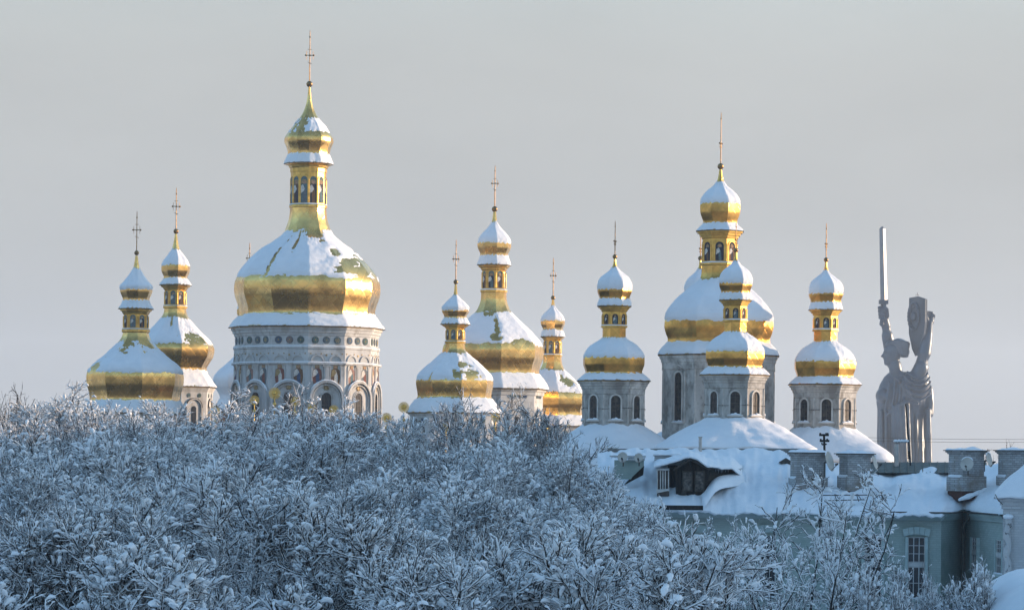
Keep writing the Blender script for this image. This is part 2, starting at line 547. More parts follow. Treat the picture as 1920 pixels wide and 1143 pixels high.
def facets(ax, prof, n, phi, mat_i=0, mb=None, dense=40, sharp=True, cap_top=False, cap_bot=False, smooth=True):
    """n-sided surface of revolution, prof = [(y, r)...] in px (r = corner radius); one strip per facet so the arrises stay sharp"""
    mb = mb or MB()
    ys = np.array([p[0] for p in prof], float); rs = np.array([p[1] for p in prof], float)
    if dense:
        yn = np.unique(np.concatenate([np.linspace(ys[0], ys[-1], dense), ys])); rn = pchip(ys, rs, yn)
    else:
        yn, rn = ys, rs
    arc = np.concatenate([[0], np.cumsum(np.hypot(np.diff(yn), np.diff(rn)))]) * ax.s
    zz = np.array([ax.z(y) for y in yn])
    for k in range(n):
        a0, a1 = phi + 2 * math.pi * k / n, phi + 2 * math.pi * (k + 1) / n
        g = np.zeros((2, len(yn), 3)); uv = np.zeros((2, len(yn), 2))
        for i, a in enumerate((a0, a1)):
            g[i, :, 0] = ax.o.x + math.sin(a) * rn * ax.s
            g[i, :, 1] = ax.o.y - math.cos(a) * rn * ax.s
            g[i, :, 2] = zz
            uv[i, :, 0] = k * 7.3 + (i - .5) * rn * ax.s * 2 * math.sin(math.pi / n)
            uv[i, :, 1] = -arc
        mb.grid(g, mat=mat_i, smooth=smooth and dense > 0, uv=uv, flip=True)
    for flag, r, y in ((cap_top, rn[0], yn[0]), (cap_bot, rn[-1], yn[-1])):
        if flag:
            c = [ax.pt(phi + 2 * math.pi * k / n, r, y) for k in range(n)]
            mb.add(c, [list(range(n))[::(1 if flag == cap_top else -1)]], mat_i)
    return mb


def snow_shell(ax, prof, n, phi, y0, y1, seed, thick=3.0, a0=1.5, a1=2.5, holes=(), spots=0.0, nth=None, ny=44, mb=None, soft=0.35, fade=7.0):
    """snow lying on the surface of revolution between y0 and y1 (px), with a ragged rim; a mesh of its own thickness"""
    mb = mb or MB()
    nth = nth or 16 * n
    ys = np.array([p[0] for p in prof], float); rs = np.array([p[1] for p in prof], float)
    ya, yb = max(ys[0], y0 - a0 * 2 - 1), min(ys[-1], y1 + a1 * 2 + 1)
    yn = np.linspace(ya, yb, ny)
    rn = pchip(ys, rs, yn)
    dr = np.gradient(rn, yn)
    nl = np.hypot(1, dr)
    nr, nz = 1 / nl, dr / nl            # outward, upward when the radius grows downwards
    th = np.linspace(0, 2 * np.pi, nth, endpoint=False) + phi
    rel = (th - phi) % (2 * np.pi / n) - np.pi / n
    f = np.cos(np.pi / n) / np.cos(rel)
    fm = 0.5 * (1 + np.cos(np.pi / n))
    fs = f + (fm - f) * soft * 0.0
    TH, Y = np.meshgrid(th, yn, indexing='ij')
    top = y0 + a0 * wave(th, seed)
    bot = y1 + a1 * wave(th, seed + 1)
    d = np.minimum(Y - top[:, None], bot[:, None] - Y)
    for (ac, yc, da, dy, amp) in holes:
        w = np.hypot(((TH - ac + np.pi) % (2 * np.pi) - np.pi) / da, (Y - yc) / dy)
        w = w + 0.35 * noise2(TH * 14, Y * 0.35, seed + 9)
        d = np.minimum(d, (w - 1) * amp)
    if spots:
        d = d - np.maximum(0, noise2(TH * 9, Y * 0.22, seed + 5) - (1.15 - spots)) * 30
    d = d + 1.3 * noise2(TH * 24, Y * .75, seed + 13) + .7 * noise2(TH * 60, Y * 1.6, seed + 14)
    t = np.where(d > 0, thick * (1 - np.exp(-np.maximum(d, 0) / fade)), d * 0.6)
    t = t * (1 + 0.18 * noise2(TH * 8, Y * 0.2, seed + 3)) + 0.0
    t = np.clip(t, -2.0, None)
    # crease relief: snow thinner over arrises
    r = (rn * 1.0)[None, :] * fs[:, None] + nr[None, :] * t
    z = np.array([ax.z(y) for y in yn])[None, :] + nz[None, :] * t * ax.s
    g = np.stack([ax.o.x + np.sin(TH) * r * ax.s, ax.o.y - np.cos(TH) * r * ax.s, z + 0 * r], -1)
    pos = d > -1.2
    keep = pos & np.roll(pos, -1, 0)
    keep = keep[:, :-1] | keep[:, 1:]
    mb.grid(g, wrap=True, smooth=True, keep=keep, flip=True)
    return mb


def arch_pts(w, h, k=10):
    """half-width w, total height h (round top), outline from lower left counter-clockwise: (t, y up)"""
    p = [(-w, 0), (w, 0)]
    hc = h - w
    for i in range(k + 1):
        a = math.pi * i / k
        p.append((w * math.cos(a), hc + w * math.sin(a)))
    return p


def arch_panel(mb, ax, az, r, y_bot, w, h, out, depth, mat=0, pts=None, toff=0.0):
    """solid arched slab on the facet with normal az, apothem r px, front face `out` px proud, `depth` px thick"""
    n, t = ax.nt(az)
    pts = pts or arch_pts(w, h)
    base = ax.pt(az, r + out, y_bot, toff)
    up = np.array((0, 0, 1.0))
    poly = [base + (t * a + up * b) * ax.s for a, b in pts]
    mb.prism(poly, n * depth * ax.s, mat)
    return mb


def arch_ring(mb, ax, az, r, y_bot, w, h, rim, out, depth, mat=0, legs=True, toff=0.0, k=14):
    """moulding that follows an arch: outer outline w+rim, inner w"""
    n, t = ax.nt(az)
    up = np.array((0, 0, 1.0))
    base = ax.pt(az, r + out, y_bot, toff)
    hc = h - w
    inner = ([(w, 0)] if legs else []) + [(w * math.cos(math.pi * i / k), hc + w * math.sin(math.pi * i / k)) for i in range(k + 1)] + ([(-w, 0)] if legs else [])
    W = w + rim
    outer = ([(W, 0)] if legs else []) + [(W * math.cos(math.pi * i / k), hc + W * math.sin(math.pi * i / k)) for i in range(k + 1)] + ([(-W, 0)] if legs else [])
    q = len(inner)
    fi = np.array([base + (t * a + up * b) * ax.s for a, b in inner]); fo = np.array([base + (t * a + up * b) * ax.s for a, b in outer])
    e = n * depth * ax.s
    v = np.concatenate([fi, fo, fi - e, fo - e])
    fs = []
    for i in range(q - 1):
        fs.append((i, q + i, q + i + 1, i + 1))
        fs.append((q + i, 3 * q + i, 3 * q + i + 1, q + i + 1))
        fs.append((i, i + 1, 2 * q + i + 1, 2 * q + i))
    fs.append((0, 2 * q, 3 * q, q)); fs.append((q - 1, 2 * q - 1, 4 * q - 1, 3 * q - 1))
    mb.add(v, fs, mat)
    return mb


def slab(mb, ax, az, r, y0, y1, w, out, depth, mat=0, toff=0.0):
    n, t = ax.nt(az)
    up = np.array((0, 0, 1.0))
    base = ax.pt(az, r + out, y1, toff)
    h = (y1 - y0)
    poly = [base + (t * a + up * b) * ax.s for a, b in ((-w, 0), (w, 0), (w, h), (-w, h))]
    mb.prism(poly, n * depth * ax.s, mat)
    return mb


def disc(mb, ax, az, r, yc, rad, out, depth, mat=0, toff=0.0, k=20):
    n, t = ax.nt(az)
    up = np.array((0, 0, 1.0))
    base = ax.pt(az, r + out, yc, toff)
    poly = [base + (t * rad * math.cos(2 * math.pi * i / k) + up * rad * math.sin(2 * math.pi * i / k)) * ax.s for i in range(k)]
    mb.prism(poly, n * depth * ax.s, mat)
    return mb


def saint(mb, ax, az, r, y_bot, h, out, toff=0.0, colours=('red', 'blue'), wide=1.0):
    """flat painted standing figure: robe, cloak, head, halo; colours are material slots of PTL"""
    n, t = ax.nt(az)
    up = np.array((0, 0, 1.0))
    W = h * 0.17 * wide

    def poly(pts, o, col):
        base = ax.pt(az, r + out + o, y_bot, toff)
        mb.prism([base + (t * a + up * b) * ax.s for a, b in pts], n * 0.35 * ax.s, PTI[col])
    circ = lambda cx, cy, q, k=12: [(cx + q * math.cos(2 * math.pi * i / k), cy + q * math.sin(2 * math.pi * i / k)) for i in range(k)]
    poly(circ(0, h * .86, h * .13), 0.0, 'ochre')
    poly([(-W * .9, 0), (W * .9, 0), (W * 1.15, h * .35), (W * 1.0, h * .7), (W * .4, h * .8), (-W * .4, h * .8), (-W * 1.0, h * .7), (-W * 1.15, h * .35)], .15, colours[0])
    poly([(-W * .2, 0), (W * .55, 0), (W * .5, h * .45), (0, h * .74), (-W * .35, h * .4)], .3, colours[1])
    poly([(-W * 1.1, h * .35), (-W * .2, h * .46), (W * .2, h * .58), (-W * .3, h * .76), (-W * .95, h * .68)], .45, 'white' if colours[1] != 'white' else 'ochre')
    poly(circ(0, h * .86, h * .075, 10), .45, 'skin')


def cross(ax, ytop, yarm, yball, rball, side, parent, old=False, tw=0.0):
    mb = MB()
    n, t = ax.nt(ax.az0 + tw)
    o = lambda y, a=0.0, b=0.0: np.array((ax.o.x, ax.o.y, ax.z(y))) + t * a * ax.s + n * b * ax.s
    L = side
    k = max(0.65, L / 9.5)
    mb.ball(o(yball), rball * ax.s, nu=16, nv=10)
    mb.tube([o(yball), o(ytop + 6 * k), o(ytop)], np.array((1.1, 0.8, 0.35)) * ax.s * max(k, .85), 6)
    mb.tube([o(yarm, -L), o(yarm, L)], 0.75 * ax.s, 5)
    for a in (-L, 0, L):
        mb.ball(o(yarm, a), 2.3 * k * ax.s, nu=8, nv=6)
    if not old:
        for a in (-L * .8, L * .8):
            mb.tube([o(yarm + 10 * k, a), o(yarm - 10 * k, a)], 0.38 * ax.s, 4)
    else:
        for a in (-L * .75, L * .75):
            mb.tube([o(yarm + 12 * k, a), o(yarm, a)], 0.3 * ax.s, 4)
            mb.ball(o(yarm + 9 * k, a), 1.0 * ax.s, nu=6, nv=4)
    mb.tube([o(yarm - 14 * k, -L * .5), o(yarm - 14 * k, L * .5)], 0.45 * ax.s, 4)
    mb.ball(o(ytop + 16 * k), 2.1 * k * ax.s, nu=8, nv=6)
    mb.ball(o(ytop + 1), 1.0 * k * ax.s, nu=6, nv=4)
    # lower slanted bar
    mb.tube([o(yarm + 16 * k, -L * .5), o(yarm + 20 * k, L * .5)], 0.5 * ax.s, 4)
    return mb.build('cross', GOLD_THIN, parent)


def tower(building, spec):
    ax = Axis(spec['x'], spec['yref'], spec['D'])
    n, phi = spec['n'], spec['phi'] + ax.az0
    s = ax.s
    nl = spec.get('nl', n)
    gold = spec.get('gold', GOLD)
    seed = spec['seed']
    root = empty('domed_tower', Vector((ax.o.x, ax.o.y, ax.z(spec['drum'][-1][0]))), building)
    if spec.get('label'): root['label'] = spec['label']
    old = spec.get('old', False)
    cy = spec['cross']
    cross(ax, cy[0], cy[1], cy[2], cy[3], cy[4], root, old, spec.get('ctw', 0.0))
    kf = math.cos(math.pi / n)
    # --- cupola
    cup = spec['cup']
    mb = facets(ax, cup, n, phi, dense=46)
    ye, re_ = cup[-1]
    lp = spec['lant']          # [(y, r)...] from under the eave to the ledge
    facets(ax, [(ye, re_), (ye + 1.0, re_ * .97), (ye + 1.6, lp[0][1])], n, phi, mb=mb, dense=0)
    mb.build('cupola', gold, root)
    rc = [p[1] for p in cup]; yc = [p[0] for p in cup]
    im = int(np.argmax([r if i < len(cup) - 1 else 0 for i, r in enumerate(rc[:len(cup) - 3])]))
    ysh = spec.get('cup_snow', yc[im] - 1.5)
    ytip = spec.get('cup_tip', yc[2])
    rmin_i = im + int(np.argmin(rc[im:]))
    mb = snow_shell(ax, cup, n, phi, ytip, ysh, seed, thick=spec.get('thick', 1.6) * .8, a0=2.0, a1=1.3, holes=spec.get('cup_holes', ()), nth=12 * n, ny=30)
    snow_shell(ax, cup, n, phi, yc[rmin_i] + 1.5, ye - .4, seed + 20, thick=spec.get('thick', 1.6) * .7, a0=1.0, a1=0.1, nth=12 * n, ny=12, mb=mb, fade=3)
    mb.build('snow_cap', SNOW, root)
    # --- lantern with arched windows
    mb = facets(ax, lp, nl, phi, dense=0)
    yl0, yl1 = spec['lwin']
    rl = spec['lr']
    kl = math.cos(math.pi / nl)
    ww = rl * math.sin(math.pi / nl) * spec.get('lww', .62)
    for k in range(nl):
        a = phi + 2 * math.pi * k / nl
        n_, t_ = ax.nt(a)
        mb.tube([ax.pt(a, rl + .2, yl0 + ww * .7), ax.pt(a, rl + .2, yl1)], spec.get('col', 1.3) * s, 6)
        am = a + math.pi / nl
        arch_ring(mb, ax, am, rl * kl, yl1, ww, yl1 - yl0, rl * .055, 1.0, 1.6)
        slab(mb, ax, a, rl, yl0 + ww * .7 - 1.2, yl0 + ww * .7, 2.2, 1.4, 3)
    mb.build('lantern', spec.get('lmat', GOLD_TRIM), root)
    for k in range(nl):
        am = phi + 2 * math.pi * (k + .5) / nl
        wb = MB()
        arch_panel(wb, ax, am, rl * kl, yl1, ww, yl1 - yl0, 0.3, 1.0, mat=PTI[spec.get('lbg', 'slate')])
        cs = [('navy', 'teal'), ('brown', 'navy'), ('teal', 'slate'), ('navy', 'brown')][(k + seed) % 4]
        saint(wb, ax, am, rl * kl, yl1 + .3, (yl1 - yl0) * .9, 0.45, colours=cs, wide=1.15)
        wb.build('painted_window', PTL, root)
    led = MB()
    snow_ring(led, ax, nl, phi, lp, spec['ledge'], seed + 40)
    led.build('ledge_snow', SNOW, root)
    # --- dome
    dome = spec['dome']
    mb = facets(ax, dome, n, phi, dense=60)
    ye, re_ = dome[-1]
    dr = spec['drum']
    facets(ax, [(ye, re_), (ye + 1.2, re_ * .985), (ye + 2.0, dr[0][1])], n, phi, mb=mb, dense=0)
    mb.build('dome', gold, root)
    rd = [p[1] for p in dome]; yd = [p[0] for p in dome]
    im = int(np.argmax(rd[:-3]))
    rmin_i = im + int(np.argmin(rd[im:]))
    mb = snow_shell(ax, dome, n, phi, spec.get('dome_top', yd[2]), spec.get('dome_snow', yd[im] - 3), seed + 60, thick=spec.get('thick', 1.6), a0=spec.get('da0', 3.0), a1=spec.get('da1', 2.2), holes=spec.get('holes', ()), spots=spec.get('spots', 0), nth=24 * n if n == 8 else 20 * n, ny=54)
    snow_shell(ax, dome, n, phi, spec.get('skirt_top', yd[rmin_i] + 3), ye - .5, seed + 80, thick=spec.get('thick', 1.6), a0=spec.get('sa0', 1.0), a1=0.15, nth=20 * n, ny=20, mb=mb, fade=4)
    mb.build('dome_snow', SNOW, root)
    # --- drum
    body = facets(ax, dr, n, phi, dense=0, cap_bot=True)
    root['_'] = 0
    del root['_']
    spec['detail'](ax, n, phi, kf, body, root, spec)
    body.build('drum', spec.get('wall', [PLASTER]), root)
    # eaves line: thin dark sheet edge
    ev = facets(ax, [(ye - .5, re_ + .25), (ye + 1.0, re_ + .3), (ye + 1.3, re_ * .96)], n, phi, dense=0)
    ev.build('eave_edge', spec.get('evmat', DARK), root)
    ye2, re2 = cup[-1]
    ev = facets(ax, [(ye2 - .4, re2 + .2), (ye2 + .8, re2 + .2), (ye2 + 1.0, re2 * .95)], n, phi, dense=0)
    ev.build('cupola_edge', spec.get('evmat', DARK), root)
    return root, ax, phi


def snow_ring(mb, ax, n, phi, prof, y, seed, h=1.5, w=3.0, r=None):
    """small ridge of snow lying on a ledge at height y (px)"""
    if r is None:
        r = max(p[1] for p in prof if abs(p[0] - y) < 3.1)
    th = np.linspace(0, 2 * np.pi, 12 * n, endpoint=False) + phi
    rel = (th - phi) % (2 * np.pi / n) - np.pi / n
    f = np.cos(np.pi / n) / np.cos(rel)
    hh = h * (0.75 + 0.45 * wave(th, seed))
    hh = np.maximum(hh, 0.05)
    cols = []
    for (dr_, fh) in ((0.15, -.3), (0.25, .35), (-.5, 1.0), (-w * .6, 1.1), (-w, -.3)):
        rr = (r + dr_) * f
        z = ax.z(y) + fh * hh * ax.s
        cols.append(np.stack([ax.o.x + np.sin(th) * rr * ax.s, ax.o.y - np.cos(th) * rr * ax.s, z + 0 * th], -1))
    g = np.stack(cols, 1)
    mb.grid(g, wrap=True, smooth=True)


# --- drum dressing -------------------------------------------------------
def detail_main(ax, n, phi, kf, body, root, spec):
    R0 = 136.0
    ap = R0 * kf
    names = ['green', 'slate', 'teal', 'blue', 'slate', 'green']
    sn = MB()
    for k in range(n):
        am = phi + 2 * math.pi * (k + .5) / n
        rel = (am - ax.az0 + math.pi) % (2 * math.pi) - math.pi
        if abs(rel) > R(112): continue
        # roundels
        for j, (toff) in enumerate((-21, 0, 21)):
            mbm = MB()
            rad = 6.9
            arm = 134.2 * kf
            disc(mbm, ax, am, arm, 641.5, rad, 1.0, 2.0, PTI['slate'], toff)
            main = names[(k * 3 + j) % 6]
            if abs(rel + R(15)) < R(8) and j == 1: main = 'rose'
            disc(mbm, ax, am, arm, 641.5, rad * .8, 1.3, 1.0, PTI[main], toff)
            for q in range(6):
                aa = q * math.pi / 3 + k
                disc(mbm, ax, am, arm, 641.5 + 3.2 * math.sin(aa), 1.25, 1.5, 1.0, PTI['teal' if main != 'teal' else 'ochre'], toff + 3.2 * math.cos(aa), k=8)
            disc(mbm, ax, am, arm, 641.5, 1.5, 1.6, 1.0, PTI['ochre'], toff, k=8)
            mbm.build('roundel', PTL, root)
        # hood arches, saints, pilasters
        for toff in (-17.5, 17.5):
            arch_ring(body, ax, am, ap, 682.5, 10.5, 12.0, 2.6, 2.2, 3.0, 0, legs=False, toff=toff)
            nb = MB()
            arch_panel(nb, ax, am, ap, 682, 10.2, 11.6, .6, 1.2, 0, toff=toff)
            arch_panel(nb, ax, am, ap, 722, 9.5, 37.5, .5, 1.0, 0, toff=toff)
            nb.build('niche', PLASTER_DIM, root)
            sb = MB()
            cs = [('red', 'blue'), ('brown', 'white'), ('rose', 'teal'), ('slate', 'red'), ('red', 'white'), ('brown', 'blue')][(k * 2 + (toff > 0)) % 6]
            saint(sb, ax, am, ap, 722.5, 37, .7, toff, cs, wide=1.25)
            sb.build('saint_painting', PTL, root)
            arch_ring(body, ax, am, ap, 722, 9.5, 37.5, 1.6, 1.6, 2.2, 0, toff=toff)
        for toff in (-35, 0, 35):
            if toff == 0:
                slab(body, ax, am, ap, 684, 716, 5.2, 2.2, 3, 0)
                slab(body, ax, am, ap, 692, 712, 2.4, 2.7, 1, 0)
            slab(body, ax, am, ap, 683, 690, 7.5 if toff == 0 else 0.01, 3.2, 4, 0) if toff == 0 else None
        # gilded stucco over the hood arches
        gb = MB()
        for q in range(7):
            tx = -30 + q * 10
            disc(gb, ax, am, ap, 666.5 + (2.5 if q % 2 else 0), 1.9 if q % 2 else 1.3, .9, 1.5, 0, tx, k=9)
        gb.build('gilded_stucco', STUCCO, root)
        # large round arch over the window
        arch_ring(body, ax, am, ap, 800, 28.5, 80.5, 4.2, 7.0, 9, 0)
        arch_ring(body, ax, am, ap, 800, 25.3, 75.5, 1.8, 4.2, 5, 0)
        arch_ring(body, ax, am, ap, 800, 12.5, 65.0, 1.5, 2.6, 3, 0)
        pl = MB(); arch_panel(pl, ax, am, ap, 800, 28.4, 80.0, 1.4, 2.4)
        pl.build('arch_field', PLASTER, root)
        rg = MB()
        for q in range(14):
            aa = 2 * math.pi * q / 14
            n_, t_ = ax.nt(am)
            c0 = ax.pt(am, ap + 2.0, 729 - 3 * math.sin(aa), 3 * math.cos(aa)); L = 8.5 if q % 2 else 6.5
            c1 = ax.pt(am, ap + 2.0, 729 - L * math.sin(aa), L * math.cos(aa))
            rg.tube([c0, c1], np.array((.9, .25)) * ax.s, 4)
        disc(rg, ax, am, ap, 729, 3.6, 2.3, 1)
        rg.build('sun_relief', STUCCO, root)
        wb = MB()
        arch_panel(wb, ax, am, ap, 793, 9.6, 55.5, 2.2, 1.0, 0)
        w_ = wb.build('window', GLASS, root)
        fb = MB()
        for tx in (-4.5, 0, 4.5): slab(fb, ax, am, ap, 742, 793, .35, 2.7, .4, 0, tx)
        for yy in (750, 760, 770, 780): slab(fb, ax, am, ap, yy, yy + .7, 9.3, 2.75, .4, 0)
        fb.build('window_grille', DARK, w_)
        arch_ring(body, ax, am, ap, 793, 9.6, 55.5, 1.3, 3.4, 2.4, 0)
        # arch snow
        up = []
        kk = 16
        for i in range(kk + 1):
            a = math.pi * (0.12 + .76 * i / kk)
            up.append(ax.pt(am, ap + 4.2, 800 - 52 - 33.2 * math.sin(a), 33.2 * math.cos(a)))
        sn.tube(np.array(up), np.array([.2] + [1.5 + .5 * math.sin(i * 1.7) for i in range(kk - 1)] + [.2]) * ax.s, 6)
    snow_ring(sn, ax, n, phi, None, 653, 3, h=1.6, w=3, r=137.2)
    snow_ring(sn, ax, n, phi, None, 683, 4, h=1.8, w=4, r=140.2)
    sn.build('ledge_snow', SNOW, root)


def detail_round(ax, n, phi, kf, body, root, spec):
    """the smaller white drums of the cathedral: roundels, slim arches, slots"""
    yb = spec['dome'][-1][0]
    rr = spec['drum'][-1][1]
    ap = rr * kf
    side = 2 * rr * math.sin(math.pi / n)
    for k in range(n):
        am = phi + 2 * math.pi * (k + .5) / n
        rel = (am - ax.az0 + math.pi) % (2 * math.pi) - math.pi
        if abs(rel) > R(115): continue
        cnt = spec.get('roundels', 2)
        for j in range(cnt):
            toff = (j - (cnt - 1) / 2) * side * (.6 / cnt if cnt > 2 else .42)
            mbm = MB()
            yy = yb + spec.get('rdy', 16)
            disc(mbm, ax, am, ap, yy, 4.3, .9, 1.5, PTI['slate'], toff, k=16)
            disc(mbm, ax, am, ap, yy, 3.1, 1.2, 1.0, PTI[['teal', 'green', 'slate', 'blue'][(j + k) % 4]], toff, k=14)
            disc(mbm, ax, am, ap, yy, 1.1, 1.4, 1.0, PTI['ochre' if j == 2 else 'navy'], toff, k=8)
            mbm.build('roundel', PTL, root)
        ya = yb + spec.get('ady', 24)
        arch_ring(body, ax, am, ap, ya + 60, side * .27, 60 , 2.0, 2.4, 4)
        hd = MB()
        arch_ring(hd, ax, am, ap, ya + 60, side * .27 + 2.1, 62.1, 1.0, 2.7, 3, legs=False)
        hd.build('arch_flashing', DARK, root)
        wb = MB(); arch_panel(wb, ax, am, ap, ya + 60, 5, 48, .8, 1.5)
        wb.build('window', GLASS, root)
        slab(body, ax, am, ap, yb + 9, yb + 10, side * .42, .8, 2)
        slab(body, ax, am, ap, yb + 23, yb + 24, side * .42, .8, 2) if cnt > 2 else None


def detail_church(ax, n, phi, kf, body, root, spec):
    y0, y1 = spec['win']
    rr = spec['wr']
    ap = rr * kf
    w = spec['ww']
    sn = MB()
    for k in range(n):
        am = phi + 2 * math.pi * (k + .5) / n
        wb = MB()
        arch_panel(wb, ax, am, ap, y1, w, y1 - y0, .25, 1.0)
        w_ = wb.build('window', GLASS_OLD, root)
        fb = MB()
        slab(fb, ax, am, ap, y0 + 1, y1, .5, .7, .6, 0)
        m = max(3, int((y1 - y0) / 9))
        for i in range(1, m):
            yy = y0 + (y1 - y0) * i / m
            slab(fb, ax, am, ap, yy, yy + .7, w * .96, .75, .5, 0)
        for sx in (-1, 1):
            slab(fb, ax, am, ap, y0 + w, y1, .5, .72, .5, 0, sx * w * .9)
        fb.build('window_grille', WINDOWBAR, w_)
        arch_ring(body, ax, am, ap, y1, w, y1 - y0, w * .32, 2.6, 3.2, 1)
        if spec.get('hood'):
            n_, t_ = ax.nt(am)
            yy = y0 - 4
            pts = [(-w * 2.0, 0), (0, 9), (w * 2.0, 0), (w * 2.0, 1.8), (0, 11), (-w * 2.0, 1.8)]
            base = ax.pt(am, ap + 3.2, yy)
            pl = [base + (t_ * a + np.array((0, 0, 1.0)) * b) * ax.s for a, b in pts]
            body.prism(pl[0:2] + pl[4:6], n_ * 4 * ax.s, 1)
            body.prism(pl[1:5], n_ * 4 * ax.s, 1)
            for sx in (-1, 1):
                slab(body, ax, am, ap, y0 - 2, y1 + 2, w * .2, 1.6, 2.4, 1, sx * w * 1.75)
        slab(body, ax, am, ap, y1 + 1.5, y1 + 4.5, w * 1.7, 4.6, 5.4, 1)
        # sill snow heap
        n_, t_ = ax.nt(am)
        xs = np.linspace(-1, 1, 15)
        g = np.zeros((15, 4, 3))
        for i, x in enumerate(xs):
            hh = (1 - abs(x)**2.5) * (3.2 + 1.1 * math.sin(x * 5 + k * 2) + .8 * math.sin(x * 13 + k)) + .2
            for j, (ro, fh) in enumerate(((4.8, 0), (4.2, .7), (2.2, 1.0), (.4, .9))):
                g[i, j] = ax.pt(am, ap + ro, y1 + 1.5 - hh * fh, x * w * 1.65)
        sn.grid(g, smooth=True)
        # corner pilaster
        a = phi + 2 * math.pi * k / n
        body.tube([ax.pt(a, rr - .3, spec['drum'][-4][0]), ax.pt(a, rr - .3, spec['drum'][-1][0])], 1.5 * ax.s, 5, mat=1)
    sn.build('sill_snow', SNOW, root)
    # tie rod with insulators round the drum
    if spec.get('wire'):
        cb = MB()
        pts = [ax.pt(phi + 2 * math.pi * k / n, rr + 2.4, spec['wire'] + (1.0 if k % 2 else -1.0)) for k in range(n + 1)]
        cb.tube(np.array(pts), .45 * ax.s, 5)
        for k in range(n):
            cb.ball(pts[k], 1.1 * ax.s, nu=6, nv=4)
        cb.build('tie_cable', DARK, root)


STUCCO = noisy('gilded_stucco', (0.26, 0.19, 0.10), (0.40, 0.30, 0.15), scale=3, rough=0.6, bump=0.4, metallic=0.25)
WINDOWBAR = noisy('window_bars', (0.05, 0.05, 0.05), (0.11, 0.10, 0.09), scale=5, rough=0.8)


def scaled(prof, k, y_from, y_to, x=1.0):
    return [(y_to + (y - y_from) * k, r * k * x) for y, r in prof]


# reference profiles, read off the photograph: (y, half width)
A_cup = [(479, 2), (492, 4), (502, 6), (517, 13.5), (530, 23.5), (538, 30.4), (545, 30.6), (553, 28), (561, 25), (567, 25.4), (573, 28), (579, 33.7)]
A_lant = [(580.5, 30), (583, 29.5), (584, 27), (588, 25), (590, 23.2), (615, 23.2), (615.5, 25), (618, 26.5), (622, 26.5), (624, 24)]
A_dome = [(624, 24), (631, 26), (648, 38.5), (667, 57.8), (686, 81), (698, 90), (708, 91.8), (720, 91), (735, 87), (747, 85), (754, 87), (762, 91), (774, 98)]
A_drum = [(776, 94), (781, 92), (785, 90), (787, 88), (850, 88)]
B_cup = [(438, 2), (452, 4), (467, 7.5), (478, 14), (490, 22.5), (500, 27), (507, 27), (514, 24.5), (520, 22), (525, 23.5), (530, 27), (534.5, 30.8)]
B_lant = [(536, 28), (538, 27), (540, 23.5), (543, 22), (545, 20), (571, 20), (571.5, 21.5), (574, 22.8), (578, 22.8), (579, 20.5)]
B_dome = [(579, 20.5), (586, 21.5), (600, 29.5), (617, 43), (638, 66), (647, 73), (655, 75.5), (667, 73.5), (680, 66), (690, 61), (697, 61), (709, 67), (725, 81)]
B_drum = [(727, 78), (731, 76), (735, 74), (745, 73), (850, 73)]
C_cup = [(163, 2), (178, 3.2), (190, 5), (203, 8.5), (215, 14), (226, 21), (236, 29), (245, 36), (253, 42), (260, 45.6), (266, 46), (274, 43), (281, 40.4), (288, 39), (295, 40), (302, 43), (308, 46.5)]
C_lant = [(309.5, 43), (311, 40), (312, 37.5), (315, 36.5), (317, 34.5), (324, 34.5), (324.5, 33.2), (384, 33.2), (384.5, 34.8), (387, 35.5), (390, 35.5), (391, 34)]
C_dome = [(391, 34), (400, 34.5), (411, 36), (425, 40.5), (440, 46.5), (455, 63), (473, 90), (492, 110), (508, 124), (521, 132), (532, 136), (545, 137), (556, 135.5), (568, 131.5), (580, 128), (588, 127), (597, 130), (606, 137), (616, 147)]
C_drum = [(618, 142), (622, 141.5), (622.5, 139.5), (628, 138.5), (628.5, 136.5), (633, 135.5), (634, 134.2), (650, 134.2), (651, 136.5), (654, 137.5), (657, 137.5), (658, 135.5), (659, 136), (680, 136), (681, 138), (683, 140.5), (686, 140.5), (687, 137), (689, 136), (850, 136)]
D_cup = [(533, 2), (545, 3), (553, 4.6), (560, 9.5), (569, 18.5), (577, 25.5), (584, 25.6), (589, 23), (594, 21), (598, 22), (603, 25), (608, 28.5)]
D_lant = [(609, 26), (611, 24.5), (613, 20.5), (615, 19), (617, 17.2), (637, 17.2), (637.5, 18.4), (640, 19.7), (643, 19.7), (644, 18)]
D_dome = [(644, 18), (653, 18.8), (666, 29), (680, 44), (694, 60), (707, 71), (717, 73.6), (727, 72.6), (737, 70.6), (743, 70.2), (750, 74), (760, 81), (774, 92)]
D_drum = [(776, 88.5), (778.5, 87.5), (779, 85), (850, 85)]
E_cup = [(397, 2.5), (409, 4), (416, 5.2), (427, 11), (439, 22), (450, 30), (458, 32), (464, 31.6), (471, 28.6), (477, 26.3), (482, 26.8), (490, 29), (497, 32.4)]
E_lant = [(498.5, 30), (501, 29), (503, 25.5), (506, 24.5), (508, 22.3), (541, 22.3), (541.5, 24), (544, 25.5), (548, 25.5), (549, 24)]
E_dome = [(549, 24), (560, 24.4), (578, 30), (597, 45), (615, 64.5), (634, 84), (648, 93.5), (659, 96.3), (671, 95), (684, 90.5), (696, 88), (702, 89.5), (714, 98), (729, 107)]
E_drum = [(731, 102), (734, 101), (734.5, 98.5), (741, 97.5), (742, 95.5), (850, 95.5)]
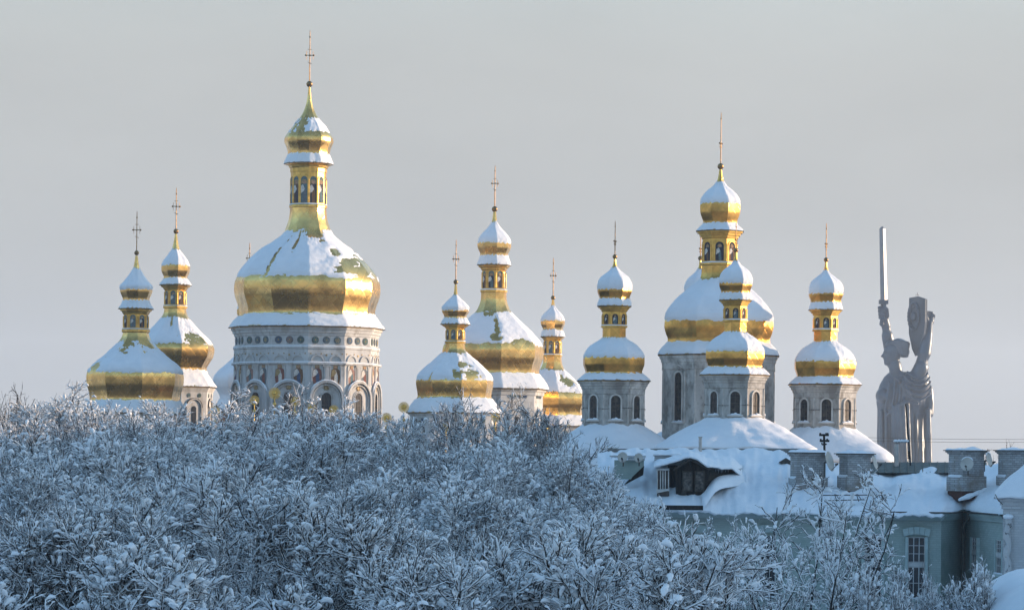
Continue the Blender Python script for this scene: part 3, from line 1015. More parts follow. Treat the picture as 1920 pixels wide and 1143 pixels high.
# the church: fuller, squatter domes
H_cup = [(473, 2), (480, 2.6), (488, 4.5), (496, 8.5), (503, 16.5), (511, 25.8), (519, 30.5), (527, 32.6), (535, 33), (541, 31), (547, 29), (552, 29), (557, 30.5), (563, 33)]
H_lant = [(564, 31.5), (566, 31), (566.5, 28.5), (569, 28), (569.5, 25.8), (573, 25), (574, 23), (598, 23), (598.5, 24), (600, 25.2), (603, 25.2), (604, 22.2)]
H_dome = [(604, 22.2), (621, 22.2), (627, 27), (638, 42.6), (648, 52), (657, 57.5), (664, 58.8), (672, 58.5), (680, 56), (687, 54), (691, 56), (697, 62.5), (703, 71)]
H_drum = [(704.5, 68.5), (708, 68), (708.5, 65.5), (713, 64.5), (714, 62.5), (718, 62), (719, 60.5), (728, 60), (729, 58.3), (781, 58.3), (782, 60), (810, 60)]
I_cup = [(318, 2.6), (328, 4), (337, 6), (349, 12), (358, 22), (366, 30.5), (376, 38), (387, 40.4), (398, 40.2), (407, 37.5), (417, 34), (423, 34.6), (428, 40), (434, 48)]
I_lant = [(435.5, 46), (438, 45.5), (438.5, 42), (443, 41), (443.5, 38), (448, 37), (449, 34.5), (491, 34.5), (491.5, 36.5), (494, 38.8), (497.5, 38.8), (499, 36)]
I_dome = [(499, 36), (511, 36.3), (520, 38), (530, 45), (541, 57), (553, 71), (569, 89), (586, 102), (602, 108.6), (614, 109.6), (626, 107), (638, 102.5), (644, 103), (655, 112), (667, 122)]
I_drum = [(669, 119), (674, 118.5), (674.5, 116.5), (681, 115.5), (682, 114), (694, 113), (695, 111), (835, 111)]

cathedral = empty('cathedral', P(640, 990, 252))
tag(cathedral, 'white cathedral with seven gilded pear-shaped domes rising behind the snowy trees', 'cathedral')
COM = dict(n=8, detail=detail_round, lbg='teal', thick=2.3)
PH = R(9)
towers = {}


def mk(key, building, **kw):
    d = dict(COM); d.update(kw)
    towers[key] = tower(building, d)


hC = lambda a: a   # readable alias
mk('great', cathedral, x=575.5, yref=616, D=250, n=12, phi=R(1), nl=12, seed=11, gold=GOLD_BIG, cross=(57, 104, 158, 6.0, 7.5),
   cup=C_cup, lant=C_lant, lwin=(333, 382), lr=33.2, lww=.72, ledge=384.5, dome=C_dome, drum=C_drum, detail=detail_main,
   label='great central tower with the largest dome and painted saints round its drum', cup_tip=222, cup_snow=250, col=1.1,
   cup_holes=((R(-25), 235, .32, 24, 6), (R(-62), 240, .3, 20, 6)), dome_top=434, dome_snow=523, da0=9, da1=8, skirt_top=592, sa0=3.5, thick=2.8,
   holes=((R(33) + .07, 478, .10, 10, 8), (R(55), 507, .42, 17, 8), (R(80), 500, .42, 22, 8), (R(-14), 455, .03, 24, 6), (R(-32), 490, .025, 34, 6), (R(20), 436, .35, 16, 7), (R(62), 592, .22, 10, 5)))
mk('left', cathedral, x=253, yref=774, D=246, phi=R(8), seed=31, cross=(396, 431, 474, 4.6, 7), cup=A_cup, lant=A_lant, lwin=(590.5, 614), lr=23.2,
   ledge=617, dome=A_dome, drum=A_drum, dome_snow=700, da1=1.5, dome_top=640, label='low domed tower at the cathedral end, nearest the viewer',
   holes=((R(-62), 692, .14, 14, 6), (R(8) - .5, 645, .3, 12, 6), (R(48), 640, .5, 14, 6)))
mk('left_far', cathedral, x=327, yref=725, D=268, phi=R(10), seed=47, cross=(352, 387, 433.6, 5, 7), cup=B_cup, lant=B_lant, lwin=(545.5, 570.5), lr=20,
   ledge=573.5, dome=B_dome, drum=B_drum, dome_snow=645, da1=2.5, dome_top=596, label='domed tower half hidden behind the low end tower',
   holes=((R(45) , 640, .35, 14, 6), (R(-6), 603, .06, 12, 6)))
mk('front', cathedral, x=852, yref=774, D=238, phi=R(10), seed=59, cross=(449, 485.5, 528.5, 4.5, 5.5), cup=D_cup, lant=D_lant, lwin=(618, 636), lr=17.2,
   ledge=639.5, dome=D_dome, drum=D_drum, dome_snow=713, da1=1.6, dome_top=660, label='small domed tower standing in front of the mid-sized tower',
   roundels=2, rdy=14, ady=18, holes=((R(30), 703, .25, 9, 7), (R(5), 703, .12, 7, 6), (R(-40), 708, .03, 12, 6), (R(20), 684, .25, 5, 7)))
mk('middle', cathedral, x=924, yref=729, D=262, phi=R(9), seed=73, cross=(310, 344, 392, 5.5, 6), cup=E_cup, lant=E_lant, lwin=(508.5, 540), lr=22.3,
   ledge=543.5, dome=E_dome, drum=E_drum, dome_snow=646, da1=3.5, dome_top=584, da0=4, label='mid-sized domed tower between two small domed towers',
   roundels=4, rdy=13.5, ady=40, holes=((R(3), 634, .10, 9, 7), (R(6), 612, .06, 26, 7), (R(-14), 590, .3, 4, 7), (R(40), 646, .3, 9, 7)))
kF = .72
mk('right', cathedral, x=1034.5, yref=798, D=272, phi=R(10), seed=87, cross=(483, 516.5, 558, 4.2, 5), cup=scaled(E_cup, kF, 458, 603), lant=scaled(E_lant, kF, 458, 603),
   lwin=(639, 662), lr=22.3 * kF, ledge=603 + (543.5 - 458) * kF, dome=scaled(E_dome, kF, 458, 603), drum=scaled(E_drum, kF, 458, 603), dome_snow=736, da1=2,
   dome_top=692, label='domed tower next to the church, its sunlit face partly bare gold',
   rdy=12, ady=24, holes=((R(38), 714, .28, 11, 7), (R(70), 715, .2, 10, 7)))
kL = .85
mk('hidden', cathedral, x=465, yref=770, D=284, phi=R(10), seed=91, cross=(455, 484, 523.5, 4.2, 5.5), cup=scaled(B_cup, kL, 352, 455), lant=scaled(B_lant, kL, 352, 455),
   lwin=(620, 641), lr=20 * kL, ledge=455 + (573.5 - 352) * kL, dome=scaled(B_dome, kL, 352, 455), drum=scaled(B_drum, kL, 352, 455), dome_top=660, dome_snow=790,
   label='tower hidden behind the great dome save its cross and a sliver of cupola')

church = empty('church', P(1348, 1010, 190))
tag(church, 'weathered grey church with five gilded domes over snow-covered tent roofs', 'church')
CH = dict(wall=[PLASTER_OLD, PLASTER_TRIM], detail=detail_church, gold=GOLD_OLD, old=True, ctw=R(72), lbg='navy', thick=3.0, lmat=GOLD_TRIM, lww=.6, col=1.2)
hp = lambda dy: dict(cup=[(y + dy, r) for y, r in H_cup], lant=[(y + dy, r) for y, r in H_lant], dome=[(y + dy, r) for y, r in H_dome])


def corner(key, x, yref, D, dy, phi, seed, crs, rs=1.0, win=None, label=None, drum=None, wire=None, **kw):
    f = lambda pr: [(yref + (y + dy - yref) * 1.0, r * rs) for y, r in pr]
    dr = drum or f(H_drum)
    mk(key, church, x=x, yref=yref, D=D, phi=phi, seed=seed, cross=crs, cup=f(H_cup), lant=f(H_lant), lwin=(578 + dy, 597 + dy), lr=23 * rs, ledge=599.5 + dy,
       dome=f(H_dome), drum=dr, win=win, wr=58.3 * rs, ww=9.0, label=label, wire=wire, cup_snow=533 + dy, cup_tip=489 + dy, dome_top=622 + dy, dome_snow=660 + dy, da1=.9, da0=1.5,
       skirt_top=688.5 + dy, **CH, **kw)


corner('back', 1311, 703 - 2, 197, 14, R(26), 101, (428, 466, 484, 4.5, 6), .92, win=(749, 790), label='back tower hidden behind the large central tower')
CHI = dict(CH); CHI['thick'] = 3.4
mk('nave', church, x=1347.5, yref=667, D=190, phi=R(22), seed=113, cross=(211, 269, 312, 6, 7), cup=I_cup, lant=I_lant, lwin=(455, 490), lr=34.5, ledge=493.5,
   dome=I_dome, drum=I_drum, win=(700, 791), wr=111, ww=9.5, hood=True, label='large central tower with a tall spire and a tall narrow window', cup_tip=340, cup_snow=383,
   dome_top=522, da0=3, dome_snow=604, da1=1.5, skirt_top=643, **CHI)
corner('west', 1150.5, 714, 187, 11, R(27), 127, (414, 452, 481, 4.5, 6), 1.03, win=(742, 786), wire=766, label='corner tower standing apart, nearest the cathedral')
corner('south', 1377.5, 703, 178, 0, R(24), 139, (415, 450, 469, 4.5, 5.5), 1.0, win=(734.5, 777), wire=760, label='front corner tower overlapping the central tower')
corner('east', 1546.5, 721, 188, 18, R(26), 151, (418, 457, 487, 4.5, 6), 1.03, win=(749, 790.5), wire=768, label='corner tower standing apart, beside the statue')


# tent roofs under the corner towers, and the church body
def tent(key, prof, sq_y, rot, yw, name_mat=SNOW):
    root, ax, phi = towers[key]
    nth = 96
    th = np.linspace(0, 2 * np.pi, nth, endpoint=False)
    ys = np.array([p[0] for p in prof], float); rs = np.array([p[1] for p in prof], float)
    yn = np.linspace(ys[0], ys[-1], 40); rn = pchip(ys, rs, yn)
    t = np.clip((yn - ys[0]) / (ys[-1] - ys[0]), 0, 1)
    p = 2 + 5 * t**1.5                     # circle to soft square
    TH = th[:, None] + rot
    c, s_ = np.abs(np.cos(th))[:, None], np.abs(np.sin(th))[:, None]
    f = (c**p + s_**p) ** (-1 / p)
    r = rn[None] * f * (1 + 0.012 * noise2(TH * 5, yn[None] * .12, 5 + len(key)))
    z = np.array([ax.z(y) for y in yn])[None] + 0 * r + 0.06 * noise2(TH * 6, yn[None] * .1, 8 + len(key))
    g = np.stack([ax.o.x + np.sin(TH) * r * ax.s, ax.o.y - np.cos(TH) * r * ax.s, z], -1)
    mb = MB(); mb.grid(g, wrap=True, smooth=True, flip=True)
    # rounded snow lip
    lip = [g[:, -1]]
    ctr = np.array((ax.o.x, ax.o.y, 0)); 
    for k, (sc, dz) in enumerate(((1.004, -.10), (.995, -.22), (.96, -.26), (.6, -.26))):
        q = g[:, -1].copy(); q[:, :2] = ctr[:2] + (q[:, :2] - ctr[:2]) * sc; q[:, 2] += dz; lip.append(q)
    mb.grid(np.stack(lip, 1), wrap=True, smooth=True, flip=True)
    o = mb.build('roof_snow', SNOW, church)
    q = g[:, -1].copy()
    a = [q.copy(), q.copy(), q.copy()]
    for i, (sc, dz) in enumerate(((.985, -.27), (.985, -.40), (.90, -.42))):
        a[i][:, :2] = ctr[:2] + (q[:, :2] - ctr[:2]) * sc; a[i][:, 2] += dz
    mb = MB(); mb.grid(np.stack(a, 1), wrap=True, smooth=False, flip=True); mb.build('roof_eave', DARK, church)
    # walls of the bay underneath
    hw = rs[-1] * .9 * ax.s
    mb = MB()
    zt, zb = ax.z(ys[-1]) - .3, ax.z(ys[-1]) - 9
    u = np.array((math.cos(rot), math.sin(rot), 0)); v = np.array((-math.sin(rot), math.cos(rot), 0))
    mb.box((ax.o.x, ax.o.y, (zt + zb) / 2), u * hw, v * hw, (0, 0, (zt - zb) / 2))
    mb.build('wall', PLASTER_OLD, church)


tent('west', [(793, 56), (797, 60), (805, 71), (818, 88), (834, 108), (850, 126), (870, 148), (895, 172)], 0, R(5), 0)
tent('south', [(783, 57), (787, 62), (798, 80), (812, 103), (826, 125), (839, 143)], 0, R(4), 0)
tent('east', [(800, 57), (804, 61), (815, 73), (832, 93), (849, 113), (860, 120)], 0, R(4), 0)
tent('back', [(800, 50), (810, 68), (840, 113)], 0, R(4), 0)
tent('nave', [(826, 108), (832, 112), (838, 124), (846, 140)], 0, R(4), 0)

# cathedral body below the drums (behind the trees)
def block(x0, x1, ytop, D0, D1, zb, parent, name='wall', mat=PLASTER):
    a, b, c, d = P(x0, ytop, D0), P(x1, ytop, D0), P(x1, ytop, D1), P(x0, ytop, D1)
    z = (a.z + b.z) / 2
    mb = MB()
    v = [(q.x, q.y, zb) for q in (a, b, c, d)] + [(q.x, q.y, z) for q in (a, b, c, d)]
    mb.add(v, [(3, 2, 1, 0), (4, 5, 6, 7), (0, 1, 5, 4), (1, 2, 6, 5), (2, 3, 7, 6), (3, 0, 4, 7)])
    return mb.build(name, mat, parent), z


w_, zt = block(170, 1085, 832, 240, 290, -9, cathedral)
mb = MB()
a, b = P(165, 832, 239), P(1090, 832, 239)
gx = np.linspace(a.x, b.x + 2, 60); gy = np.linspace(239, 292, 24)
X, Y = np.meshgrid(gx, gy, indexing='ij')
Z = zt + .12 + 0.9 * np.clip((np.minimum(Y - 239, 292 - Y)) / 14, 0, 1) + .12 * noise2(X * .8, Y * .8, 77)
mb.grid(np.stack([X, Y, Z], -1)); mb.build('roof', DARK, cathedral)  # unseen from here; left dark and snowless so the gilding reflects dark


# gables with sunburst finials in front of the drums
def finial(px, py, r, D, ball_dy, ytop_gable, petals=24):
    c = P(px, py, D); s = D / F
    az = -math.atan2(c.x, c.y)
    n_ = np.array((math.sin(az), -math.cos(az), 0)); t_ = np.array((math.cos(az), math.sin(az), 0)); up = np.array((0, 0, 1.0))
    c = np.array(c)
    mb = MB()
    for k in range(petals):
        a = 2 * math.pi * k / petals
        dirv = t_ * math.cos(a) + up * math.sin(a); per = -t_ * math.sin(a) + up * math.cos(a)
        r0, r1, w0, w1 = .48 * r, r, .05 * r, .085 * r
        poly = [c + (dirv * r0 - per * w0) * s, c + (dirv * r1 * .93 - per * w1) * s, c + dirv * r1 * s, c + (dirv * r1 * .93 + per * w1) * s, c + (dirv * r0 + per * w0) * s]
        mb.prism([q + n_ * .5 * s for q in poly], n_ * 1.0 * s)
    kk = 20
    mb.prism([c + n_ * .9 * s + (t_ * math.cos(2 * math.pi * i / kk) + up * math.sin(2 * math.pi * i / kk)) * r * .54 * s for i in range(kk)], n_ * 1.6 * s)
    mb.ball(c + n_ * .8 * s, r * .26 * s, nu=10, nv=6)
    zb = P(px, ytop_gable, D).z
    mb.tube([c - up * r * .5 * s, (c[0], c[1], zb)], 1.0 * s, 6)
    mb.ball((c[0], c[1], c[2] - ball_dy * s), 3.4 * s, nu=10, nv=8)
    mb.tube([(c[0], c[1], c[2] - (ball_dy + 3) * s), (c[0], c[1], c[2] - (ball_dy + 6) * s)], np.array((2.0, .9)) * s, 8)
    return mb.build('sunburst_finial', SUNGOLD, cathedral)


SUNGOLD = noisy('gilded_finial', (0.62, 0.40, 0.09), (0.85, 0.58, 0.16), scale=5, rough=0.38, bump=0.1, metallic=0.75)
fin = [(515, 737, 11.5, 236, 20), (553, 752, 9.3, 236, 21), (477, 750, 9.5, 237, 20), (586, 762, 9.5, 237, 20), (626, 768, 9.6, 235, 20), (725, 783, 10, 233, 18),
       (757, 763, 10.5, 236, 24), (405, 770, 10, 240, 20), (836, 800, 9.5, 231, 20), (929, 782, 9, 231, 20), (1025, 803, 10, 231, 20)]
for (px, py, r, D, bd) in fin:
    finial(px, py, r, D, bd, py + bd + 30)
    g0 = P(px, py + bd + 30, D)
    s = D / F
    mb = MB()
    pts = []
    w = 42
    for i in range(17):
        u = -1 + 2 * i / 16
        hgt = 46 * (1 - abs(u))**.8 * (0.75 + .25 * math.cos(u * 9)) if abs(u) < 1 else 0
        pts.append((u * w, hgt))
    poly = [(-w, -60), (w, -60)] + [(a, b - 46 + 0) for a, b in pts[::-1]]
    mb.prism([np.array(g0) + np.array((a * s, 0, b * s)) for a, b in poly], np.array((0, -1, 0)) * .8)
    mb.build('gable', PLASTER, cathedral)
    # wall strip below the gable so that it stands on the nave wall
mb = MB()
a0, b0 = P(380, 850, 237), P(1060, 850, 237)
mb.box(((a0.x + b0.x) / 2, 236.5, -4.6), ((b0.x - a0.x) / 2, 0, 0), (0, 5.4, 0), (0, 0, 4.4)); mb.build('aisle', PLASTER, cathedral)
mb = MB()
c = P(428, 781, 241); s = 241 / F
mb.prism([np.array(c) + np.array((a * s, 0, b * s)) for a, b in ((-20, -60), (20, -60), (20, -8), (9, 4), (0, 12), (-9, 4), (-20, -8))], np.array((0, -.8, 0)))
mb.build('ochre_gable', ORANGE, cathedral)
#@@PART2@@

# ------------------------------------------------------------------ ground
def sstep(a, b, x):
    t = np.clip((np.asarray(x, float) - a) / (b - a), 0, 1)
    return t * t * (3 - 2 * t)


def ground_z(x, y):
    x = np.asarray(x, float); y = np.asarray(y, float)
    z = -5.2 + 1.6 * sstep(52, 74, y)
    right = sstep(2.5, 9, x - 0.0 * y) * sstep(50, 85, y)
    z = z - 3.4 * right
    z = z - 5.5 * sstep(128, 200, y) - 55 * sstep(320, 800, y)
    shade_hill = sstep(30, 74, x) * (1 - sstep(130, 260, x) * .6) * sstep(30, 55, y) * (1 - sstep(142, 168, y))  # unseen rise on the right, added to shade the thicket and green house
    z = z + 20.6 * shade_hill
    z = z + 0.18 * noise2(x * .35, y * .35, 21) + 0.5 * noise2(x * .06, y * .06, 22) * sstep(60, 130, np.abs(x))
    return z


ux = np.linspace(-1, 1, 190); gx = 60 * ux + 1500 * ux**5
uy = np.linspace(0, 1, 230); gy = -40 + 330 * uy + 2200 * uy**5
X, Y = np.meshgrid(gx, gy, indexing='ij')
mb = MB(); mb.grid(np.stack([X, Y, ground_z(X, Y)], -1))
ground = mb.build('ground', SNOW)
tag(ground, kind='structure')
# unseen dark sheet round the churches, added to darken what the gilding reflects
X, Y = np.meshgrid(np.linspace(-110, 60, 60), np.linspace(128, 330, 70), indexing='ij')
mb = MB(); mb.grid(np.stack([X, Y, ground_z(X, Y) + .12], -1))
tag(mb.build('dark_reflection_sheet', noisy('dark_reflection_tone', (.03, .029, .027), (.07, .066, .06), scale=.6, rough=.8)), kind='structure')

# ------------------------------------------------------------------ green house
house = empty('town_house', P(1500, 1143, 112))
tag(house, 'long pale green brick house with snow-heaped roof and dark gabled dormer', 'house')
UP = np.array((0, 0, 1.0))
pl = [(1190, 110.6), (1765, 110.0), (1806, 113.0), (1892, 107.0)]
ptp = [P(px, 965, D) for px, D in pl]
EZ = P(1600, 958, 110).z
ZB = -7.4
wallmb = MB()
back = [P(1892, 965, 122), P(1190, 965, 122)]
ring = [np.array((q.x, q.y, 0)) for q in ptp + back]
for i in range(len(ring)):
    a, b = ring[i], ring[(i + 1) % len(ring)]
    wallmb.add([a + UP * ZB, b + UP * ZB, b + UP * EZ, a + UP * EZ], [(0, 1, 2, 3)])
wallmb.build('wall', GREENWALL, house)


def offset_line(pts, o):
    """plan polyline pushed outwards (towards the viewer) by o, mitred"""
    out = []
    for i, p in enumerate(pts):
        ns = []
        for a, b in ((i - 1, i), (i, i + 1)):
            if 0 <= a and b < len(pts):
                d = pts[b] - pts[a]; nn = np.array((d[1], -d[0], 0)); ns.append(nn / np.linalg.norm(nn))
        m_ = sum(ns); m_ = m_ / np.linalg.norm(m_)
        out.append(p + m_ * o / max(.5, float(np.dot(m_, ns[0]))))
    return out


front = ring[:4]
cmb = MB()
for (z1, z0, o) in ((0.0, -.06, .34), (-.062, -.15, .26), (-.152, -.22, .17), (-.222, -.30, .10)):
    q = offset_line(front, o)
    for i in range(3):
        a, b = q[i], q[i + 1]; a0, b0 = front[i], front[i + 1]
        cmb.add([a + UP * (EZ + z0), b + UP * (EZ + z0), b + UP * (EZ + z1), a + UP * (EZ + z1), a0 + UP * (EZ + z0), b0 + UP * (EZ + z0), b0 + UP * (EZ + z1), a0 + UP * (EZ + z1)],
                [(0, 1, 2, 3), (1, 0, 4, 5), (3, 2, 6, 7)])
cmb.build('cornice', GREENTRIM, house)

# roof snow as a height field from eave to ridge
up_ = np.array([1120, 1190, 1330, 1480, 1620, 1765, 1788, 1806, 1850, 1900], float)
ye_ = np.array([946, 947, 951, 953, 955, 957, 948, 944, 952, 953], float)
ur_ = np.array([1120, 1150, 1235, 1476, 1498, 1560, 1640, 1785, 1850, 1900], float)
yr_ = np.array([856, 850, 841, 841, 858, 868, 882, 880, 868, 866], float)
uu = np.linspace(1120, 1900, 240)
ye = np.interp(uu, up_, ye_); yr = np.interp(uu, ur_, yr_)
De = np.interp(uu, [1120, 1765, 1806, 1892, 1900], [110.0, 109.55, 112.2, 106.5, 106.2])
vv = np.linspace(0, 1, 60)
g = np.zeros((len(uu), len(vv) + 4, 3))
for i, u in enumerate(uu):
    a = P(u, ye[i], De[i]); b = P(u, yr[i], 117.4)
    lipw = .10 * math.sin(u * .11) + .07 * math.sin(u * .31 + 1) + .05 * math.sin(u * .77)
    for j, v in enumerate(vv):
        p = np.array(a) * (1 - v) + np.array(b) * v
        p[2] += .10 * math.sin(v * math.pi) + .10 * noise2(u * .035, v * 5, 51) * (0.3 + v) + .04 * noise2(u * .10, v * 12, 52)
        if v < .06:
            p[2] -= .16 * (1 - v / .06)**2
            p[1] -= .10 * (1 - v / .06) * (1 + lipw * 3)
        g[i, j + 4] = p
    base = g[i, 4]
    for k, (dy, dz) in enumerate(((.45, -.05), (.10, -.09 - lipw * .25), (-.04, -.08 - lipw * .25), (-.07, -.03))):
        g[i, k] = base + np.array((0, dy, dz))
mb = MB(); mb.grid(g, smooth=True); mb.build('roof_snow', SNOW, house)
# the tin of the ridge where the snow has slid, with its far slope, and a dark sheet put in for the gap under the church roof
mb = MB()
a0, a1 = P(1600, 886, 116.7), P(1850, 886, 116.7); b0, b1 = P(1600, 866, 118.4), P(1850, 866, 118.4); c0, c1 = P(1600, 980, 123), P(1850, 980, 123)
mb.add([a0, a1, b1, b0, c0, c1], [(0, 1, 2, 3), (3, 2, 5, 4)])
for px in range(1604, 1850, 14):
    q0, q1 = P(px, 885.4, 116.68), P(px, 865.4, 118.38)
    mb.tube([q0, q1], .022, 4)
mb.build('roof_ridge', ROOFTIN, house)
mb = MB()
a0, a1 = P(1140, 846, 117.3), P(1500, 846, 117.3); b0, b1 = P(1140, 840.5, 118.2), P(1500, 840.5, 118.2); c0, c1 = P(1140, 980, 123), P(1500, 980, 123)
mb.add([a0, a1, b1, b0, c0, c1], [(0, 1, 2, 3), (3, 2, 5, 4)])
mb.build('roof_ridge', DARK, house)
mb = MB()
q = offset_line(front, .42)
for i in range(3):
    mb.tube([q[i] - UP * .01 + UP * EZ, q[i + 1] + UP * (EZ - .01)], .03, 8)
mb.build('gutter', DARK, house)
# dark strip along the left part of the eave
mb = MB()
a0, a1 = P(1212, 951, 109.4), P(1318, 951, 109.35)
mb.box((np.array(a0) + np.array(a1)) / 2, ((a1.x - a0.x) / 2, 0, .0), (0, .12, 0), (0, 0, .085)); mb.build('eave_edge', BLACKWOOD, house)


def rot_box(mb, px, y0, y1, D, w, d, psi, mat=0, grow=0.0):
    """upright box, front face turned by psi; centred on px, from y0 (top) to y1 (bottom) at depth D"""
    c0, c1 = P(px, y0, D), P(px, y1, D)
    u = np.array((math.cos(psi), math.sin(psi), 0)); v = np.array((-math.sin(psi), math.cos(psi), 0))
    c = (np.array(c0) + np.array(c1)) / 2
    mb.box(c, u * (w / 2 + grow), v * (d / 2 + grow), UP * abs(c0.z - c1.z) / 2, mat)


def chimney(px, y0, y1, D, w, d, psi, seed):
    r = empty('chimney', P(px, y1, D), house)
    mb = MB()
    rot_box(mb, px, y0 + 9, y1 - 16, D, w, d, psi)
    rot_box(mb, px, y0 + 6, y0 + 9, D, w, d, psi, grow=.04)
    rot_box(mb, px, y0 + 3, y0 + 6, D, w, d, psi, grow=.09)
    rot_box(mb, px, y1 - 20, y1 + 8, D, w, d, psi, grow=.06)
    mb.build('shaft', CHIMNEY, r)
    mb = MB(); rot_box(mb, px, y1 + 8, y1 + 26, D, w, d, psi, grow=.03); mb.build('bare_brick_foot', REDBRICK, r)
    mb = MB(); rot_box(mb, px, y0 + 1.4, y0 + 3, D, w, d, psi, grow=.15); mb.build('cap', DARK, r)
    # snow cushion
    rr = np.random.default_rng(seed)
    u = np.array((math.cos(psi), math.sin(psi), 0)); v = np.array((-math.sin(psi), math.cos(psi), 0))
    n_ = 14
    g = np.zeros((n_, n_, 3)); c = np.array(P(px, y0 + 1.4, D))
    for i in range(n_):
        for j in range(n_):
            a, b = -1 + 2 * i / (n_ - 1), -1 + 2 * j / (n_ - 1)
            e = (1 - abs(a)**6) * (1 - abs(b)**6)
            h = e * (.07 + .05 * noise2(a * 4, b * 4, seed)) - .012
            g[i, j] = c + u * a * (w / 2 + .15) + v * b * (d / 2 + .15) + UP * h
    mb = MB(); mb.grid(g, smooth=True)
    mb.build('snow_cushion', SNOW, r)
    # drift against the foot
    mb = MB()
    fr = .16 if seed < 3 else .07
    c = np.array(P(px, y1 + 5, D)) - v * (d / 2 + .1) - u * 0.0
    xs_ = np.linspace(-1, 1, 12)
    mb.tube(np.array([c + u * t * (w / 2 + .25) + UP * (-.16 + .22 * t) for t in xs_]), np.array([.05] + [fr + .05 * rr.random() for _ in range(10)] + [.08]), 10)
    mb.build('drift', SNOW, r)
    # snow on the plinth shoulder
    for sx in (-1, 1):
        mb = MB()
        pts = [np.array(P(px, y1 - 20, D)) + u * (sx * (w / 2 + .03)) + v * (d / 2) * t for t in np.linspace(-1, 1, 9)]
        mb.tube(np.array(pts), np.array([.02] + [.045 + .025 * rr.random() for _ in range(7)] + [.02]), 6)
        mb.build('shoulder_snow', SNOW, r)
    return r


chimney(1515, 846, 915, 112.6, 1.18, .62, R(16), 1)
chimney(1603, 848, 912, 112.8, .98, .66, R(24), 2)
chimney(1812, 842, 912, 112.2, 1.0, .86, R(29), 3)
chimney(1908, 842, 912, 111.6, 1.22, .8, R(14), 4)

# dormer with dark boarded gable
dm = empty('dormer', P(1295, 923, 111.6), house)


def quad(mb, pts, mat=0, thick=.05):
    """flat panel from (px, y, D) corners (counter-clockwise from lower left), with thickness"""
    p = [np.array(P(*q)) for q in pts]
    nn = np.cross(p[1] - p[0], p[2] - p[0]); nn /= np.linalg.norm(nn)
    mb.prism(p, nn * thick, mat)


mb = MB()
quad(mb, [(1268, 932, 111.05), (1318, 932, 111.05), (1334, 877, 111.05), (1294.5, 858.5, 111.05), (1264, 877, 111.05)])
quad(mb, [(1318, 934, 111.0), (1392, 900, 114.1), (1392, 877.5, 114.1), (1318, 877.5, 111.0)])
quad(mb, [(1252, 930, 112.0), (1272, 930, 112.0), (1272, 872, 112.0), (1252, 872, 112.0)])
mb.build('boarded_wall', BLACKWOOD, dm)
mb = MB()
for x0, x1 in ((1281.5, 1296.5), (1304.5, 1319)):
    quad(mb, [(x0, 918.5, 110.98), (x1, 918.5, 110.98), (x1, 884.5, 110.98), (x0, 884.5, 110.98)], thick=.03)
mb.build('window', noisy('curtained_glass', (0.03, 0.033, 0.035), (0.22, 0.20, 0.18), scale=7, rough=0.25, bump=0.1, lo=.4, hi=.75), dm)
mb = MB()
for x0, x1 in ((1279.5, 1281.5), (1296.5, 1298.5), (1302.5, 1304.5), (1319, 1321)):
    quad(mb, [(x0, 921, 110.93), (x1, 921, 110.93), (x1, 882, 110.93), (x0, 882, 110.93)], thick=.05)
for yy in (884, 897, 920.5):
    quad(mb, [(1281.6, yy, 110.95), (1296.4, yy, 110.95), (1296.4, yy - 1.3, 110.95), (1281.6, yy - 1.3, 110.95)], thick=.04)
    quad(mb, [(1304.6, yy, 110.95), (1318.9, yy, 110.95), (1318.9, yy - 1.3, 110.95), (1304.6, yy - 1.3, 110.95)], thick=.04)
# barge boards
quad(mb, [(1262, 880, 110.75), (1265, 881.5, 110.75), (1294.5, 862.5, 110.75), (1294.5, 857, 110.75)], thick=.3)
quad(mb, [(1294.5, 857, 110.75), (1294.5, 862.5, 110.75), (1331, 881, 110.75), (1336, 878, 110.75)], thick=.3)
mb.build('dark_trim', DARK, dm)
mb = MB()
for x in (1232.5, 1238.5, 1243, 1247.5, 1253.5):
    quad(mb, [(x - .9, 920 if x > 1234 else 924, 110.85), (x + .9, 920 if x > 1234 else 924, 110.85), (x + .9, 878, 110.85), (x - .9, 878, 110.85)], thick=.07)
quad(mb, [(1231, 881.5, 110.8), (1255, 881.5, 110.8), (1255, 877.5, 110.8), (1231, 877.5, 110.8)], thick=.08)
quad(mb, [(1231, 924, 110.8), (1255, 919, 110.8), (1255, 915.5, 110.8), (1231, 917, 110.8)], thick=.08)
mb.build('glazed_bay', WHITEPAINT, dm)
mb = MB(); quad(mb, [(1232, 930, 110.92), (1255, 930, 110.92), (1255, 878, 110.92), (1232, 878, 110.92)], thick=.03); mb.build('bay_glass', GLASS, dm)
